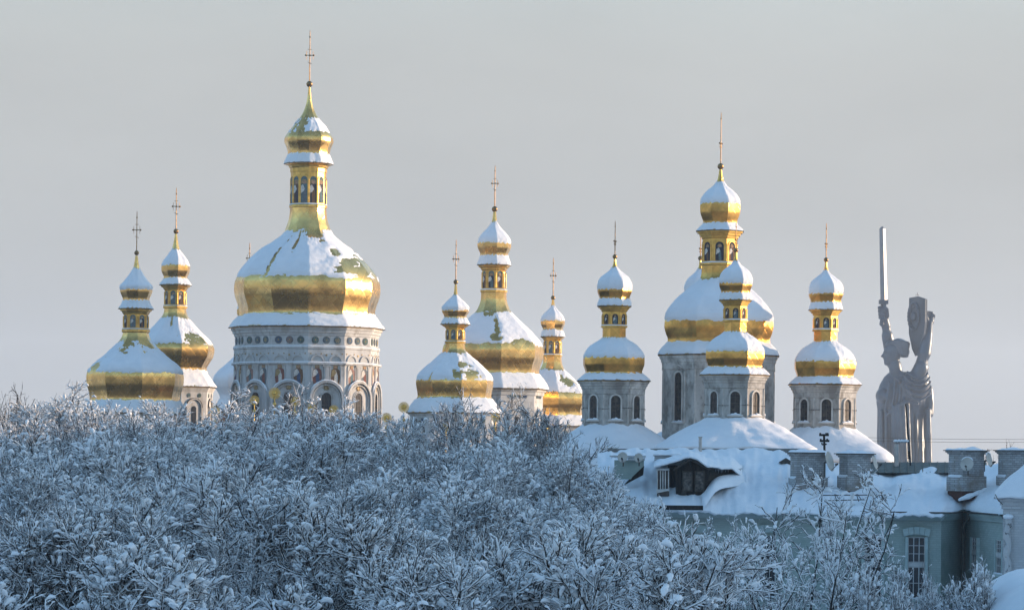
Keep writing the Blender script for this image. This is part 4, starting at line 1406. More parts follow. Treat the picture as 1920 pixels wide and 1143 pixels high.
# snow on the dormer roof
xs = np.array([1226, 1232, 1250, 1264, 1280, 1288, 1294.5, 1301, 1310, 1325, 1338, 1360, 1392], float)
yf = np.array([873, 870.5, 869, 866, 858, 854, 852.8, 854, 859, 868, 872, 874.5, 877], float)
yb = np.array([862, 860, 857, 855, 852, 850, 849, 849.5, 850, 852, 854, 856, 859], float)
un = np.linspace(1226, 1392, 70)
yfn, ybn = pchip(xs, yf, un) - 2.5, pchip(xs, yb, un) - 1
Dfn = np.interp(un, [1226, 1330, 1392], [110.45, 110.45, 113.3])
g = np.zeros((70, 19, 3))
for i, u in enumerate(un):
    f = np.array(P(u, yfn[i], Dfn[i])); b_ = np.array(P(u, ybn[i], 116.2))
    for j in range(15):
        v = j / 14
        p = f * (1 - v) + b_ * v
        p[2] += .05 * noise2(u * .06, v * 4, 61) + .10 * math.sin(math.pi * min(1, v * 1.3))**2 - .02
        if j == 0: p[2] -= .04
        p[2] -= .22 * float(sstep(1370, 1392, u))
        g[i, j + 4] = p
    for k, (dy, dz) in enumerate(((.5, -.06), (.05, -.08), (-.04, -.06), (-.04, -.02))):
        g[i, k] = g[i, 4] + np.array((0, dy, dz + .004 * math.sin(u * .5)))
mb = MB(); mb.grid(g, smooth=True); mb.build('dormer_snow', SNOW, dm)
xd = np.array([1314, 1320, 1328, 1338, 1350, 1370, 1396], float); yd_ = np.array([927, 922, 910, 898, 891.5, 888, 882.5], float)
un = np.linspace(1314, 1396, 36); yt_ = pchip(xd, yd_, un)
g = np.zeros((36, 12, 3))
for i, u in enumerate(un):
    Dw = np.interp(u, [1318, 1392], [110.9, 113.95])
    a = np.array(P(u, yt_[i], Dw - .12)); b_ = np.array(P(u + 4, yt_[i] + 24, Dw - 1.2)); bk = np.array(P(u, yt_[i] + 3, Dw + .3))
    g[i, 0] = bk
    for j in range(11):
        v = j / 10
        g[i, j + 1] = a * (1 - v) + b_ * v + np.array((0, -.12, .07)) * math.sin(math.pi * v)
mb = MB(); mb.grid(g, smooth=True); mb.build('snow_drift', SNOW, dm)
mb = MB()
for x in np.arange(1342, 1390, 2.6):
    D = np.interp(x, [1318, 1392], [111.2, 113.9]) - .12
    t = P(x, 877.5 + .6, D); L = random.uniform(.06, .24)
    mb.tube([t, (t.x, t.y, t.z - L)], np.array((.018, .004)), 5)
mb.build('icicles', glass_material('icicle', (.3, .33, .36), .1), dm)
# low boarded chimney box behind the dormer
mb = MB()
for k in range(6):
    quad(mb, [(1228, 874 - k * 3.4, 114.2 - k * .012), (1296, 874 - k * 3.4, 114.2 - k * .012), (1296, 871 - k * 3.4, 114.2 - k * .012), (1228, 871 - k * 3.4, 114.2 - k * .012)], thick=.5)
quad(mb, [(1226, 854.5, 114.0), (1298, 854.5, 114.0), (1298, 852.5, 114.0), (1226, 852.5, 114.0)], thick=.8)
mb.build('boarded_box', WHITEPAINT, house)
g = np.zeros((30, 6, 3))
for i, u in enumerate(np.linspace(1225, 1299, 30)):
    for j, (D, dy) in enumerate(((113.95, 1.2), (113.92, -1.5), (114.1, -4), (114.5, -5), (114.9, -4), (115.2, 1))):
        g[i, j] = P(u, 852.4 + dy * (.6 + .4 * math.sin(u * .16) + .2 * math.sin(u * .5)), D)
mb = MB(); mb.grid(g, smooth=True); mb.build('box_snow', SNOW, house)
# second dormer, sheeted in green tin, on the left
d2 = empty('dormer', P(1180, 905, 112), house); d2['label'] = 'low green tin dormer with snow top'
mb = MB()
quad(mb, [(1152, 898, 111.9), (1183, 898, 111.9), (1186, 893, 111.9), (1207.5, 872.5, 111.9), (1207.5, 862, 111.9), (1152, 862, 111.9)], thick=.06)
mb.build('tin_front', noisy('pale_green_tin', (0.22, 0.30, 0.28), (0.31, 0.38, 0.35), scale=2, rough=.6, bump=.1), d2)
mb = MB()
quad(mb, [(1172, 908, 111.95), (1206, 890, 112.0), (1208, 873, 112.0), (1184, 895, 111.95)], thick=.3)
mb.build('dark_side_board', BLACKWOOD, d2)  # black panel as the dark right side of the dormer
mb = MB()
for k in range(3):
    quad(mb, [(1178, 863 - k * 3.2, 111.8), (1209, 863 - k * 3.2, 111.8), (1209, 860.2 - k * 3.2, 111.8), (1178, 860.2 - k * 3.2, 111.8)], thick=.4)
mb.tube([P(1143, 854.5, 111.5), P(1211, 855, 111.5)], .03, 5)
mb.build('rail', WHITEPAINT, d2)
g = np.zeros((30, 7, 3))
for i, u in enumerate(np.linspace(1146, 1210, 30)):
    for j, (D, dy) in enumerate(((111.75, 5), (111.7, 1), (111.9, -2), (112.5, -4), (113.4, -5), (114.2, -3), (114.5, 6))):
        g[i, j] = P(u, 854 + dy * (.8 + .3 * math.sin(u * .2) + .2 * math.sin(u * .6)), D)
mb = MB(); mb.grid(g, smooth=True); mb.build('dormer_snow', SNOW, d2)
# roof hatch, stove pipes, snow guard rail
mb = MB()
for (x, y, w) in ((1278, 922, 9),):
    quad(mb, [(x, y + 4, 110.9), (x + w, y + 4, 110.9), (x + w, y - 4, 110.9), (x, y - 4, 110.9)], thick=.4)
quad(mb, [(1370, 856, 115.6), (1385, 870, 115.6), (1392, 866, 115.6), (1378, 850, 115.6)], thick=.2) if False else None
quad(mb, [(1461, 866, 115.2), (1487, 874, 115.2), (1487, 866, 115.2), (1474, 858, 115.2)], thick=.3)
quad(mb, [(1478, 851, 116.8), (1500, 843, 116.8), (1504, 846, 116.8), (1482, 853, 116.8)], thick=.3)
mb.build('loose_roof_tin', DARK, house)
mb = MB()
def rail(p0, p1, D0, D1): mb.tube([P(*p0, D0), P(*p1, D1)], .018, 4)
rail((1528, 928), (1672, 927), 110.7, 110.7); rail((1545, 938), (1622, 936), 110.3, 110.3)
for x in (1565, 1606, 1644): rail((x, 926), (x + 4, 939), 110.7, 110.3); rail((x + 2, 926), (x + 9, 936), 110.7, 110.3)
mb.build('snow_guard', DARK, house)
mb = MB(); mb.tube([P(1313, 848, 117.2), P(1313, 826, 117.2), P(1313.2, 819, 117.2)], .062, 10); mb.tube([P(1313.2, 820, 117.2), P(1313.2, 818, 117.2)], .085, 10)
mb.build('stove_pipe', ZINC, house)
sp_ = empty('vent_pipe', P(1681, 868, 117.8), house)
mb = MB(); mb.tube([P(1681, 876, 117.8), P(1681, 832, 117.8)], .10, 10); mb.tube([P(1681, 834, 117.8), P(1679, 828, 117.8), P(1702, 826.5, 117.8)], .055, 8); mb.build('pipe', ZINC, sp_)
mb = MB(); mb.tube(np.array([P(x, 826.0 - .8 * math.sin(x), 117.75) for x in np.linspace(1675, 1704, 12)]), np.array([.02] + [.055] * 10 + [.02]), 6); mb.build('pipe_snow', SNOW, sp_)

# downpipe
mb = MB()
dp = P(1810, 960, 112.2)
mb.tube([P(1816, 958, 111.7), P(1815, 972, 111.8), P(1806, 984, 112.35), P(1806, 1000, 112.35), (P(1806, 1000, 112.35).x, 112.35, ZB)], .075, 8)
mb.build('downpipe', ROOFTIN, house)


def house_window(p, d, zt, zb, w, parent, head=True):
    """p: plan point on the wall, d: unit direction along the wall; window centred there"""
    nn = np.array((d[1], -d[0], 0))
    o = empty('window', Vector((p[0], p[1], zb)), parent)
    def pane(m_, x0, x1, z0, z1, out, th):
        a = p + nn * out
        m_.prism([a + d * x0 + UP * z0, a + d * x1 + UP * z0, a + d * x1 + UP * z1, a + d * x0 + UP * z1], nn * th)
    m_ = MB(); pane(m_, -w, w, zb, zt, .012, .03); m_.build('glass', GLASS, o)
    m_ = MB()
    zm = zb + (zt - zb) * .56
    for x in (-w, -w * .33, w * .33, w): pane(m_, x - .016, x + .016, zb, zt, .05, .06)
    for z in np.linspace(zb, zm - .1, 3): pane(m_, -w, w, z - .011, z + .011, .046, .06)
    for z in np.linspace(zm + .1, zt, 4): pane(m_, -w, w, z - .011, z + .011, .046, .06)
    pane(m_, -w, w, zm - .08, zm + .08, .07, .09)
    m_.build('sash', WHITEPAINT, o)
    m_ = MB()
    for sx in (-1, 1): pane(m_, sx * (w + .065) - .05, sx * (w + .065) + .05, zb, zt + .02, .11, .16)
    pane(m_, -w - .22, w + .22, zb - .09, zb, .16, .2)
    if head:
        k = 5
        for i in range(k):
            a0, a1 = -1 + 2 * i / k, -1 + 2 * (i + 1) / k
            a = p + nn * (.13 if i != 2 else .16)
            f = lambda t, z: a + d * t * (w + .16 + .06 * (z > 0)) + UP * (zt + .03 + z + .10 * (1 - t * t))
            m_.prism([f(a0, 0), f(a1 - .02, 0), f(a1 - .02, .27), f(a0, .27)], nn * .18)
    m_.build('surround', GREENTRIM, o)
    m_ = MB()
    xs_ = np.linspace(-1, 1, 9)
    m_.tube(np.array([p + nn * .1 + d * x * (w + .2) + UP * (zb + .01) for x in xs_]), np.array([.02] + [.05 + .015 * math.sin(i * 2.2) for i in range(7)] + [.02]), 6)
    m_.build('sill_snow', SNOW, o)


dA = (front[1] - front[0]) / np.linalg.norm(front[1] - front[0])
for px in (1719, 1638, 1440, 1300):
    f = (px - 1190) / (1765 - 1190)
    house_window(front[0] + (front[1] - front[0]) * f, dA, P(1720, 1007, 110).z, P(1720, 1122, 110).z, .30, house)
dB = (front[3] - front[2]) / np.linalg.norm(front[3] - front[2])
for f in (.30, .84):
    house_window(front[2] + (front[3] - front[2]) * f, dB, P(1830, 1008, 111).z, P(1830, 1069, 111).z, .38, house, head=False)


# satellite dishes: things of their own, bolted to roof and chimneys
def dish(px, py, D, rx, az, el, label, back=False):
    c = np.array(P(px, py, D)); s = D / F
    o = empty('satellite_dish', Vector(c), None)
    tag(o, label, 'satellite dish', 'satellite dishes on the green house roof')
    r = rx * s
    az_ = az
    n_ = np.array((math.sin(az_) * math.cos(el), -math.cos(az_) * math.cos(el), math.sin(el)))
    t_ = np.array((math.cos(az_), math.sin(az_), 0)); u_ = np.cross(n_, t_) * -1
    u_ = np.cross(t_, n_) * -1
    if u_[2] < 0: u_ = -u_
    th = np.linspace(0, 2 * np.pi, 28, endpoint=False)
    rr = np.array([0.02, .3, .6, .85, 1.0, 1.0, .85, .6, .3, .02]); dd = np.array([0, .02, .07, .14, .20, .17, .11, .04, -.01, -.03])
    g = c + r * (rr[None, :, None] * (np.cos(th)[:, None, None] * t_ + 1.08 * np.sin(th)[:, None, None] * u_) + dd[None, :, None] * n_)
    mb = MB(); mb.grid(g, wrap=True, smooth=True); mb.build('reflector', DISH, o)
    mb = MB()
    lnb = c + n_ * r * 1.0 - u_ * r * .5
    mb.tube([c - u_ * r * .95 + n_ * r * .15, lnb], .014, 5); mb.tube([lnb, lnb - n_ * .12], .035, 8)
    mb.build('feed_arm', DARK, o)
    mb = MB()
    b0 = c - n_ * r * .1; b1 = c - n_ * .16
    mb.tube([b0, b1], .035, 6); mb.tube([b1, b1 - UP * r * 1.5], .025, 6); mb.build('bracket', DARK, o)
    mb = MB()
    a = np.linspace(.55, np.pi - .55, 10)
    mb.tube(np.array([c + r * 1.02 * (math.cos(q) * t_ + 1.08 * math.sin(q) * u_) + n_ * r * .19 for q in a]), np.array([.005] + [.024] * 8 + [.005]), 6)
    mb.build('rim_snow', SNOW, o)


dish(1167.5, 857, 111.2, 9.5, R(-12), R(18), 'grey satellite dish on the green tin dormer, farther from the white boards')
dish(1197.5, 858, 111.2, 8.5, R(-10), R(18), 'grey satellite dish on the green tin dormer, at its snowy right end')
dish(1553, 865, 112.0, 18, R(62), R(15), 'large satellite dish seen edge-on between the two dormer-side chimneys')
dish(1638, 866, 113.4, 15, R(70), R(15), 'satellite dish half hidden behind a chimney beside the bare ridge tin')
dish(1813.5, 870, 111.2, 12.5, R(-22), R(14), 'pale round satellite dish fixed to the front of a brick chimney')
dish(1853, 862, 113.0, 13, R(58), R(14), 'dark satellite dish seen from its back in the gap between two chimneys')

# insulator pole behind the chimney, aerial rod, power wires
o = empty('telegraph_pole', P(1546, 862, 117)); tag(o, 'dark insulator pole with two crossarms standing behind a brick chimney', 'telegraph pole')
mb = MB(); mb.tube([P(1548, 885, 117), P(1546, 846, 117), P(1545, 814, 117)], .045, 8); mb.build('post', BLACKWOOD, o)
mb = MB()
mb.tube([P(1536, 815, 116.9), P(1554, 815, 116.9)], .05, 6); mb.tube([P(1537, 826, 116.9), P(1555, 826, 116.9)], .05, 6); mb.tube([P(1541, 833, 116.9), P(1550, 832, 116.9)], .035, 6); mb.tube([P(1541, 829, 116.9), P(1541, 833, 116.9)], .025, 6)
mb.build('crossarms', BLACKWOOD, o)
for x, y in ((1538, 811), (1549, 811), (1552, 811), (1539, 822), (1551, 822)):
    mb = MB(); mb.tube([P(x, y + 3.5, 116.9), P(x, y, 116.9)], np.array((.022, .04)), 6); mb.build('insulator', BLACKWOOD, o)
mb = MB(); mb.tube([P(1698, 757, 117.9), P(1704, 830, 117.9), P(1707, 872, 117.9)], .03, 5)
for y in (846, 849, 852, 855, 858): mb.tube([P(1701.5, y, 117.85), P(1706.5, y + .5, 117.85)], .028, 5)
tag(mb.build('aerial', BLACKWOOD), 'thin black aerial rod with short rungs rising before the statue', 'aerial')
for y0, y1, lab in ((818, 822, 'upper thin wire crossing the sky beside the statue'), (824, 827, 'lower thin wire crossing the sky beside the statue')):
    mb = MB(); mb.tube(np.array([P(x, y0 + (y1 - y0) * (x - 1560) / 500 + 3 * math.sin((x - 1560) / 500 * math.pi), 330) for x in np.linspace(1560, 2060, 24)]), .018, 4)
    tag(mb.build('power_line', DARK), lab, 'power line', 'power lines beside the statue')

# ------------------------------------------------------------------ white house at the right edge
wh = empty('white_house', P(1960, 1130, 98)); tag(wh, 'white painted brick house with steep snowy roof at the right edge', 'house')
a = np.array(P(1880, 1000, 98)); zt = P(1884, 934, 98).z
vd = np.array((a[0], 98.0, 0)); vd /= np.linalg.norm(vd); ud = np.array((vd[1], -vd[0], 0))
LW, LD = 9.0, 7.0
o0 = np.array((a[0], a[1], 0))


def wbox(mb, u0, u1, v0, v1, z0, z1, mat=0):
    mb.box(o0 + ud * (u0 + u1) / 2 + vd * (v0 + v1) / 2 + UP * (z0 + z1) / 2, ud * (u1 - u0) / 2, vd * (v1 - v0) / 2, UP * (z1 - z0) / 2, mat)


mb = MB(); wbox(mb, 0, LW, 0, LD, -7.8, zt); mb.build('wall', WHITEBRICK, wh)
mb = MB()
for o_, h0, h1 in ((.16, -.10, .0), (.10, -.22, -.102), (.05, -.34, -.222)):
    wbox(mb, -o_, LW + o_, -o_, LD + o_, zt + h0, zt + h1)
mb.build('cornice', WHITEBRICK, wh)
ux_ = np.linspace(0, 1, 60); uy_ = np.linspace(0, 1, 24)
g = np.zeros((60, 26, 3))
for i, u in enumerate(ux_):
    for j, v in enumerate(uy_):
        x, y = -.26 + (LW + .5) * u, -.3 + (LD + .6) * v
        h = max(0, min((x + .26) * .80, (y + .3) * 1.05, (LD + .3 - y) * 1.05, (LW + .24 - x) * .8))
        q = o0 + ud * x + vd * y
        g[i, j + 2] = q + UP * (zt + .12 + .16 * min(1, h * 2.5) + h + .05 * noise2(x * 2, y * 2, 66))
    g[i, 1] = g[i, 2] - vd * .03 - UP * .08; g[i, 0] = g[i, 2] + vd * .3 - UP * .11
mb = MB(); mb.grid(g, smooth=True)
e = g[0, 2:].copy()
mb.grid(np.stack([e + ud * .3 - UP * .11, e - ud * .03 - UP * .08, e], 0), smooth=True)
mb.build('roof_snow', SNOW, wh)
mb = MB()
px_ = P(1890, 970, 97.85)
pts = [(px_.x + .05 * math.sin(k * 1.9), 97.86, px_.z - k * .21) for k in range(14)]
mb.tube(np.array(pts), np.array([.11 + .025 * math.sin(k * 2.7) for k in range(14)]), 9)
mb.build('downpipe', noisy('peeling_pipe', (0.03, 0.03, 0.03), (0.50, 0.50, 0.50), scale=4.5, rough=.8, bump=.3, lo=.36, hi=.44), wh)
mb = MB(); mb.ball((px_.x, 97.8, px_.z + .04), .17, sz=.55); mb.build('pipe_snow', SNOW, wh)
mb = MB(); mb.tube([P(1866, 926, 97.4), P(1871, 936, 97.4), P(1880, 945, 97.6)], .016, 5); mb.build('cable', DARK, wh)
# snow bank at the lower right
gx_, gy_ = np.linspace(9.0, 24, 60), np.linspace(66, 92, 50)
X, Y = np.meshgrid(gx_, gy_, indexing='ij')
Z = -8 + 4.75 * sstep(9.6, 15.2, X + .06 * (Y - 80)) * sstep(66, 79, Y) * (1 - .5 * sstep(86, 92, Y)) + .12 * noise2(X * .9, Y * .9, 33)
mb = MB(); mb.grid(np.stack([X, Y, Z], -1)); tag(mb.build('snow_bank', SNOW), kind='structure')

# ------------------------------------------------------------------ statue
st = empty('statue', P(1695, 960, 680)); tag(st, 'colossal grey steel statue of a robed woman raising a sword and a shield', 'statue')
SD = 680.0; SS = SD / F


def sp3(x, y, d=0.0):
    p = P(x, y, SD); return np.array((p.x, p.y - d * SS, p.z))


def remeshed(name, mb, voxel, mat, parent, smooth=2):
    tmp = mb.build('tmp_' + name, mat, None)
    md = tmp.modifiers.new('r', 'REMESH'); md.mode = 'VOXEL'; md.voxel_size = voxel; md.use_smooth_shade = True
    if smooth:
        sm = tmp.modifiers.new('s', 'SMOOTH'); sm.iterations = smooth; sm.factor = .5
    dg = bpy.context.evaluated_depsgraph_get(); dg.update()
    me = bpy.data.meshes.new_from_object(tmp.evaluated_get(dg))
    off = tmp.location - WORLD[parent.name]
    me.transform(Matrix.Translation(off))
    me.name = name
    bpy.data.objects.remove(tmp)
    me.materials.clear(); me.materials.append(mat)
    me.polygons.foreach_set('use_smooth', np.ones(len(me.polygons), dtype=bool))
    o = bpy.data.objects.new(name, me); C.objects.link(o); o.parent = parent; WORLD[o.name] = WORLD[parent.name]
    return o


def capsule(mb, pts, rad, m=12):
    p = np.array([sp3(*q) for q in pts]); r = np.array(rad) * SS
    mb.tube(p, r, m)
    for q, rr in zip(p, r): mb.ball(q, rr, nu=12, nv=8)


def ell(mb, c, rx, ry, rd, rot=0.0):
    th = np.linspace(0, 2 * np.pi, 20, endpoint=False); ph = np.linspace(0, np.pi, 13)
    X_ = np.cos(th)[:, None] * np.sin(ph); D_ = np.sin(th)[:, None] * np.sin(ph); Y_ = np.ones(20)[:, None] * np.cos(ph)
    g = np.zeros((20, 13, 3)); c3 = sp3(*c)
    a = X_ * rx; b_ = Y_ * ry
    g[..., 0] = c3[0] + (a * math.cos(rot) + b_ * math.sin(rot)) * SS; g[..., 1] = c3[1] - D_ * rd * SS; g[..., 2] = c3[2] + (-a * math.sin(rot) + b_ * math.cos(rot)) * SS
    mb.grid(g, wrap=True, flip=True)


bm_ = MB()
# robe: lofted sections y: left, right, half depth
sec = [(697, 1668, 1722, 17), (706, 1658, 1732, 23), (720, 1650, 1738, 28), (735, 1645, 1741, 31), (752, 1643, 1741, 31), (768, 1645, 1739, 30), (790, 1645, 1738, 30), (815, 1644, 1739, 32), (840, 1645, 1742, 34), (880, 1644, 1748, 38), (965, 1640, 1756, 44)]
th = np.linspace(0, 2 * np.pi, 72, endpoint=False)
g = np.zeros((72, len(sec), 3))
for j, (y, xl, xr, dp) in enumerate(sec):
    for i, t in enumerate(th):
        f = 1 + (0.06 * math.sin(9 * t + 1) + .05 * math.sin(15 * t) - .05 if y > 750 else 0.01 * math.sin(6 * t))
        rc = 1 - (.55 * float(sstep(.0, .16, math.cos(t))) * float(sstep(745, 775, y)) if math.sin(t) > 0 else 0)
        g[i, j] = sp3((xl + xr) / 2 + math.cos(t) * (xr - xl) / 2 * f, y, math.sin(t) * dp * f * rc)
bm_.grid(g, wrap=True, flip=True); bm_.add(g[:, 0], [list(range(72))]); bm_.add(g[:, -1], [list(range(72))[::-1]])
# neck and head (looking left)
capsule(bm_, [(1682, 712, 8), (1679, 698, 8), (1677, 684, 8)], (15, 12.5, 12))
ell(bm_, (1673, 660, 8), 17, 23, 14, .12)
ell(bm_, (1665, 671, 8), 10, 14, 11, -.15)          # jaw
ell(bm_, (1661, 681, 8), 4.5, 4.2, 5)                  # chin
capsule(bm_, [(1657.5, 659, 8), (1652.8, 668, 8), (1657, 669.5, 8)], (2.2, 2.4, 2.2), 8)   # nose
capsule(bm_, [(1658, 674.2, 8), (1662, 674.5, 12)], (2.0, 1.5), 8)   # lips
capsule(bm_, [(1658, 677.6, 8), (1662, 677.6, 12)], (2.0, 1.5), 8)
capsule(bm_, [(1659, 658.5, 8), (1664, 657, 16), (1670, 658.5, 20)], (2.2, 2.0, 1.6), 8)   # brow
capsule(bm_, [(1664, 669, 16), (1670, 668, 18)], (3.2, 3.2), 8)      # cheek
# sword arm (far side) and shield arm (near side)
capsule(bm_, [(1682, 706, -12), (1676, 680, -14), (1669, 648, -12), (1665, 628, -10)], (14, 12.5, 11.5, 11))
capsule(bm_, [(1665, 628, -10), (1662, 610, -8), (1658, 594, -4)], (10.5, 9, 7.5))
capsule(bm_, [(1716, 712, 18), (1724, 690, 22), (1730, 664, 22), (1734, 645, 20)], (17, 14.5, 12.5, 11))
capsule(bm_, [(1734, 645, 20), (1738, 625, 16), (1741, 608, 10)], (11, 8.5, 6.5))
# shoulder swag with curved folds, chest, cloak
ell(bm_, (1712, 722, 20), 29, 27, 20, -.3)
ell(bm_, (1656, 742, 6), 15, 16, 24)
for k, (x0, y0, xm, ym, x1, y1) in enumerate([(1690, 704, 1716, 732, 1738, 708), (1689, 712, 1716, 742, 1740, 716), (1690, 722, 1715, 751, 1741, 726), (1694, 734, 1714, 757, 1739, 738), (1697, 698, 1718, 719, 1735, 700)]):
    pts = []
    for t in np.linspace(0, 1, 9):
        x = (1 - t)**2 * x0 + 2 * t * (1 - t) * xm + t * t * x1; y = (1 - t)**2 * y0 + 2 * t * (1 - t) * (ym + 6) + t * t * y1
        pts.append((x, y, 33 + 8 * math.sin(math.pi * t)))
    capsule(bm_, [(a_, b_, c_ + 2.5) for a_, b_, c_ in pts], [2.4] * 9, 8)
for k, (x0, y0, x1, y1, r_) in enumerate([(1675, 712, 1668, 760, 2.6), (1684, 712, 1680, 765, 2.8), (1692, 735, 1690, 760, 2.6), (1664, 718, 1655, 770, 2.4), (1670, 705, 1682, 716, 2.4)]):
    capsule(bm_, [(x0, y0, 27), ((x0 + x1) / 2 + 1, (y0 + y1) / 2, 31), (x1, y1, 31)], (r_, r_, r_), 8)
# apron edge, long vertical folds
capsule(bm_, [(1660, 778, 30), (1678, 762, 33), (1696, 752, 35), (1716, 757, 34)], (3, 3.2, 3.2, 3), 8)
for x, yt, yb_, r_, d_ in [(1650, 770, 960, 4.5, 18), (1658, 772, 960, 4, 25), (1671, 764, 862, 5.5, 33), (1680, 760, 862, 6, 35), (1690, 756, 868, 4.5, 35), (1699, 758, 872, 3.6, 30), (1708, 790, 960, 3.2, 12), (1716, 770, 960, 3.6, 11), (1738, 770, 960, 7.5, 14), (1726, 800, 960, 3.6, 8)]:
    capsule(bm_, [(x, yt, d_ - 1), (x + .5, (yt + yb_) / 2, d_ + 5), (x + 2, yb_, d_ + 9)], (r_ * .8, r_, r_ * 1.15), 8)
# cloak falling behind the shield arm
capsule(bm_, [(1733, 704, -2), (1741, 730, 0), (1743.5, 755, 2), (1743, 776, 4)], (9, 9, 8, 7))
capsule(bm_, [(1726, 712, -10), (1735, 745, -6), (1737, 772, 0)], (9, 10, 9))
# hands
for k in range(4):
    capsule(bm_, [(1650 + .5 * k, 576 + 6.2 * k, 2), (1647.5 + .5 * k, 577 + 6.2 * k, 6), (1650 + .5 * k, 579 + 6.2 * k, 11), (1656, 579 + 6.0 * k, 11)], (3.2, 3.2, 3.0, 2.8), 8)
capsule(bm_, [(1664, 592, 0), (1662, 580, 8), (1657, 574, 10)], (4, 3.4, 3), 8)
ell(bm_, (1656, 586, 0), 9, 13, 8)
ell(bm_, (1743, 602, 6), 8, 9, 7)
for k in range(4):
    capsule(bm_, [(1747, 598 + 0 * k, 2 - 3 * k), (1751 - k, 592 + 3.2 * k, 4 - 2 * k), (1747 - k, 586 + 4.5 * k, 6 - 2 * k), (1741, 586 + 5 * k, 5 - k)], (3, 3, 2.6, 2.4), 8)
capsule(bm_, [(1738, 603, 12), (1736, 595, 14), (1738, 588, 13)], (3, 2.8, 2.4), 8)
body_ = remeshed('figure', bm_, .19, STEEL, st, 1)
# hair with rolls and a band
hm = MB()
ell(hm, (1684, 651, 6), 18, 17, 16, -.25)
ell(hm, (1694, 660, 5), 11, 11, 13)
ell(hm, (1670, 645, 6), 11, 8, 12.5, -.3)
for k in range(5):
    yb_ = 640 + k * 6.0
    capsule(hm, [(1672 + k * 2.6, yb_ - 1, 18), (1686 + k * .5, yb_ + 1, 23), (1699 - .3 * k, yb_ + 3, 17), (1704 - k, yb_ + 4.5, 5)], (2.2, 3.4, 3.4, 2.6), 8)
capsule(hm, [(1658, 650, 12), (1668, 643, 18), (1680, 638, 19), (1694, 640, 13)], (2.0, 2.6, 2.8, 2.6), 8)
remeshed('hair', hm, .26, STEEL, st, 1)
# sword
mb = MB()
blade = [(1654.6, 427, 0), (1657.6, 562, 0)]
pts = []
for (x, y, w, d) in ((1654.3, 424.5, 1.5, .9), (1654.4, 429, 5.6, 5.2), (1657.4, 564, 6.6, 6.0)):
    pts.append([sp3(x - w, y, 0), sp3(x + .8, y, d), sp3(x + w, y, 0), sp3(x + .8, y, -d)])
g = np.array(pts).transpose(1, 0, 2)
mb.grid(g, wrap=True, smooth=False); mb.add(g[:, 0], [[3, 2, 1, 0]])
sw = mb.build('sword', STEEL_SUNLIT, st)
mb = MB()
c = sp3(1656.5, 566, 0); mb.box(c, (8.5 * SS, 0, 0), (0, 5 * SS, 0), (0, 0, 4 * SS)); mb.box(c - UP * 5.5 * SS, (5 * SS, 0, 0), (0, 4 * SS, 0), (0, 0, 1.5 * SS)); mb.build('guard', STEEL, sw)
mb = MB(); mb.tube([sp3(1656, 570), sp3(1654, 596), sp3(1653.5, 606)], np.array((3.5, 3.5, 4.5)) * SS, 10); mb.ball(sp3(1653.5, 607), 4.8 * SS); mb.build('grip', STEEL, sw)
# shield, seen obliquely: wide face turned to the left
az = R(-57)
n_ = np.array((math.sin(az), -math.cos(az), 0)); t_ = np.array((math.cos(az), math.sin(az), 0))
c = sp3(1718, 605, 14)
W_ = 22
outl = [(-W_, 46), (W_ * .1, 48), (W_, 43), (W_, 0), (W_ * .85, -22), (W_ * .25, -54), (-W_ * .15, -62), (-W_ * .55, -50), (-W_, -20)]
mb = MB(); mb.prism([c + (t_ * x + UP * y) * SS for x, y in outl[::-1]][::-1], n_ * 5 * SS)
for i in range(len(outl)):
    q0, q1 = outl[i], outl[(i + 1) % len(outl)]
    mb.tube([c + (t_ * q0[0] + UP * q0[1]) * SS + n_ * .3 * SS, c + (t_ * q1[0] + UP * q1[1]) * SS + n_ * .3 * SS], 1.1 * SS, 6)
for k, (x, h) in enumerate(((-4, 53), (0, 56), (3, 52))): mb.tube([c + (t_ * x + UP * 50) * SS, c + (t_ * x + UP * h) * SS], .7 * SS, 5)
sh = mb.build('shield', STEEL, st)
mb = MB()
ec = c + (t_ * -9 + UP * 12) * SS
ringp = lambda rx, ry, o_: np.array([ec + (t_ * rx * math.cos(a) + UP * ry * math.sin(a)) * SS + n_ * o_ * SS for a in np.linspace(0, 2 * np.pi, 33)])
mb.tube(ringp(14.5, 25, 1.2), 2.6 * SS, 8); mb.tube(ringp(10.5, 19.5, 1.0), 1.2 * SS, 6)
for a in np.linspace(0, 2 * np.pi, 22, endpoint=False):
    mb.ball(ec + (t_ * 14.5 * math.cos(a) + UP * 25 * math.sin(a)) * SS + n_ * 2.2 * SS, 2.4 * SS, nu=8, nv=6)
mb.ball(ec + n_ * .5 * SS, 6.5 * SS, nu=14, nv=10, sz=1.3)
starp = [ec + UP * 19 * SS + (t_ * math.sin(a) + UP * math.cos(a)) * (4.5 if k % 2 == 0 else 1.8) * SS + n_ * 2.5 * SS for k, a in enumerate(np.linspace(0, 2 * np.pi, 10, endpoint=False))]
mb.prism(starp[::-1], n_ * 2 * SS)
mb.build('emblem', STEEL, sh)
mb = MB(); cb_ = sp3(1738, 591, 4); mb.box(cb_, t_ * 4 * SS + 0, n_ * 5 * SS, UP * 8 * SS); mb.build('hand_strap', STEEL, sh)
#@@PART3@@

# ------------------------------------------------------------------ trees
def unit(v): return v / (np.linalg.norm(v, axis=-1, keepdims=True) + 1e-9)


def grow(r, p0, d0, L, K, wander, up, droop=0.0):
    """polylines [B,K,3] from start points, directions, lengths"""
    B = len(p0)
    out = np.zeros((B, K, 3)); out[:, 0] = p0
    d = unit(d0)
    for k in range(1, K):
        d = unit(d + r.normal(0, wander, (B, 3)) + np.array((0, 0, up)) - np.array((0, 0, droop)) * (k / K))
        out[:, k] = out[:, k - 1] + d * (L / (K - 1))[:, None]
    return out


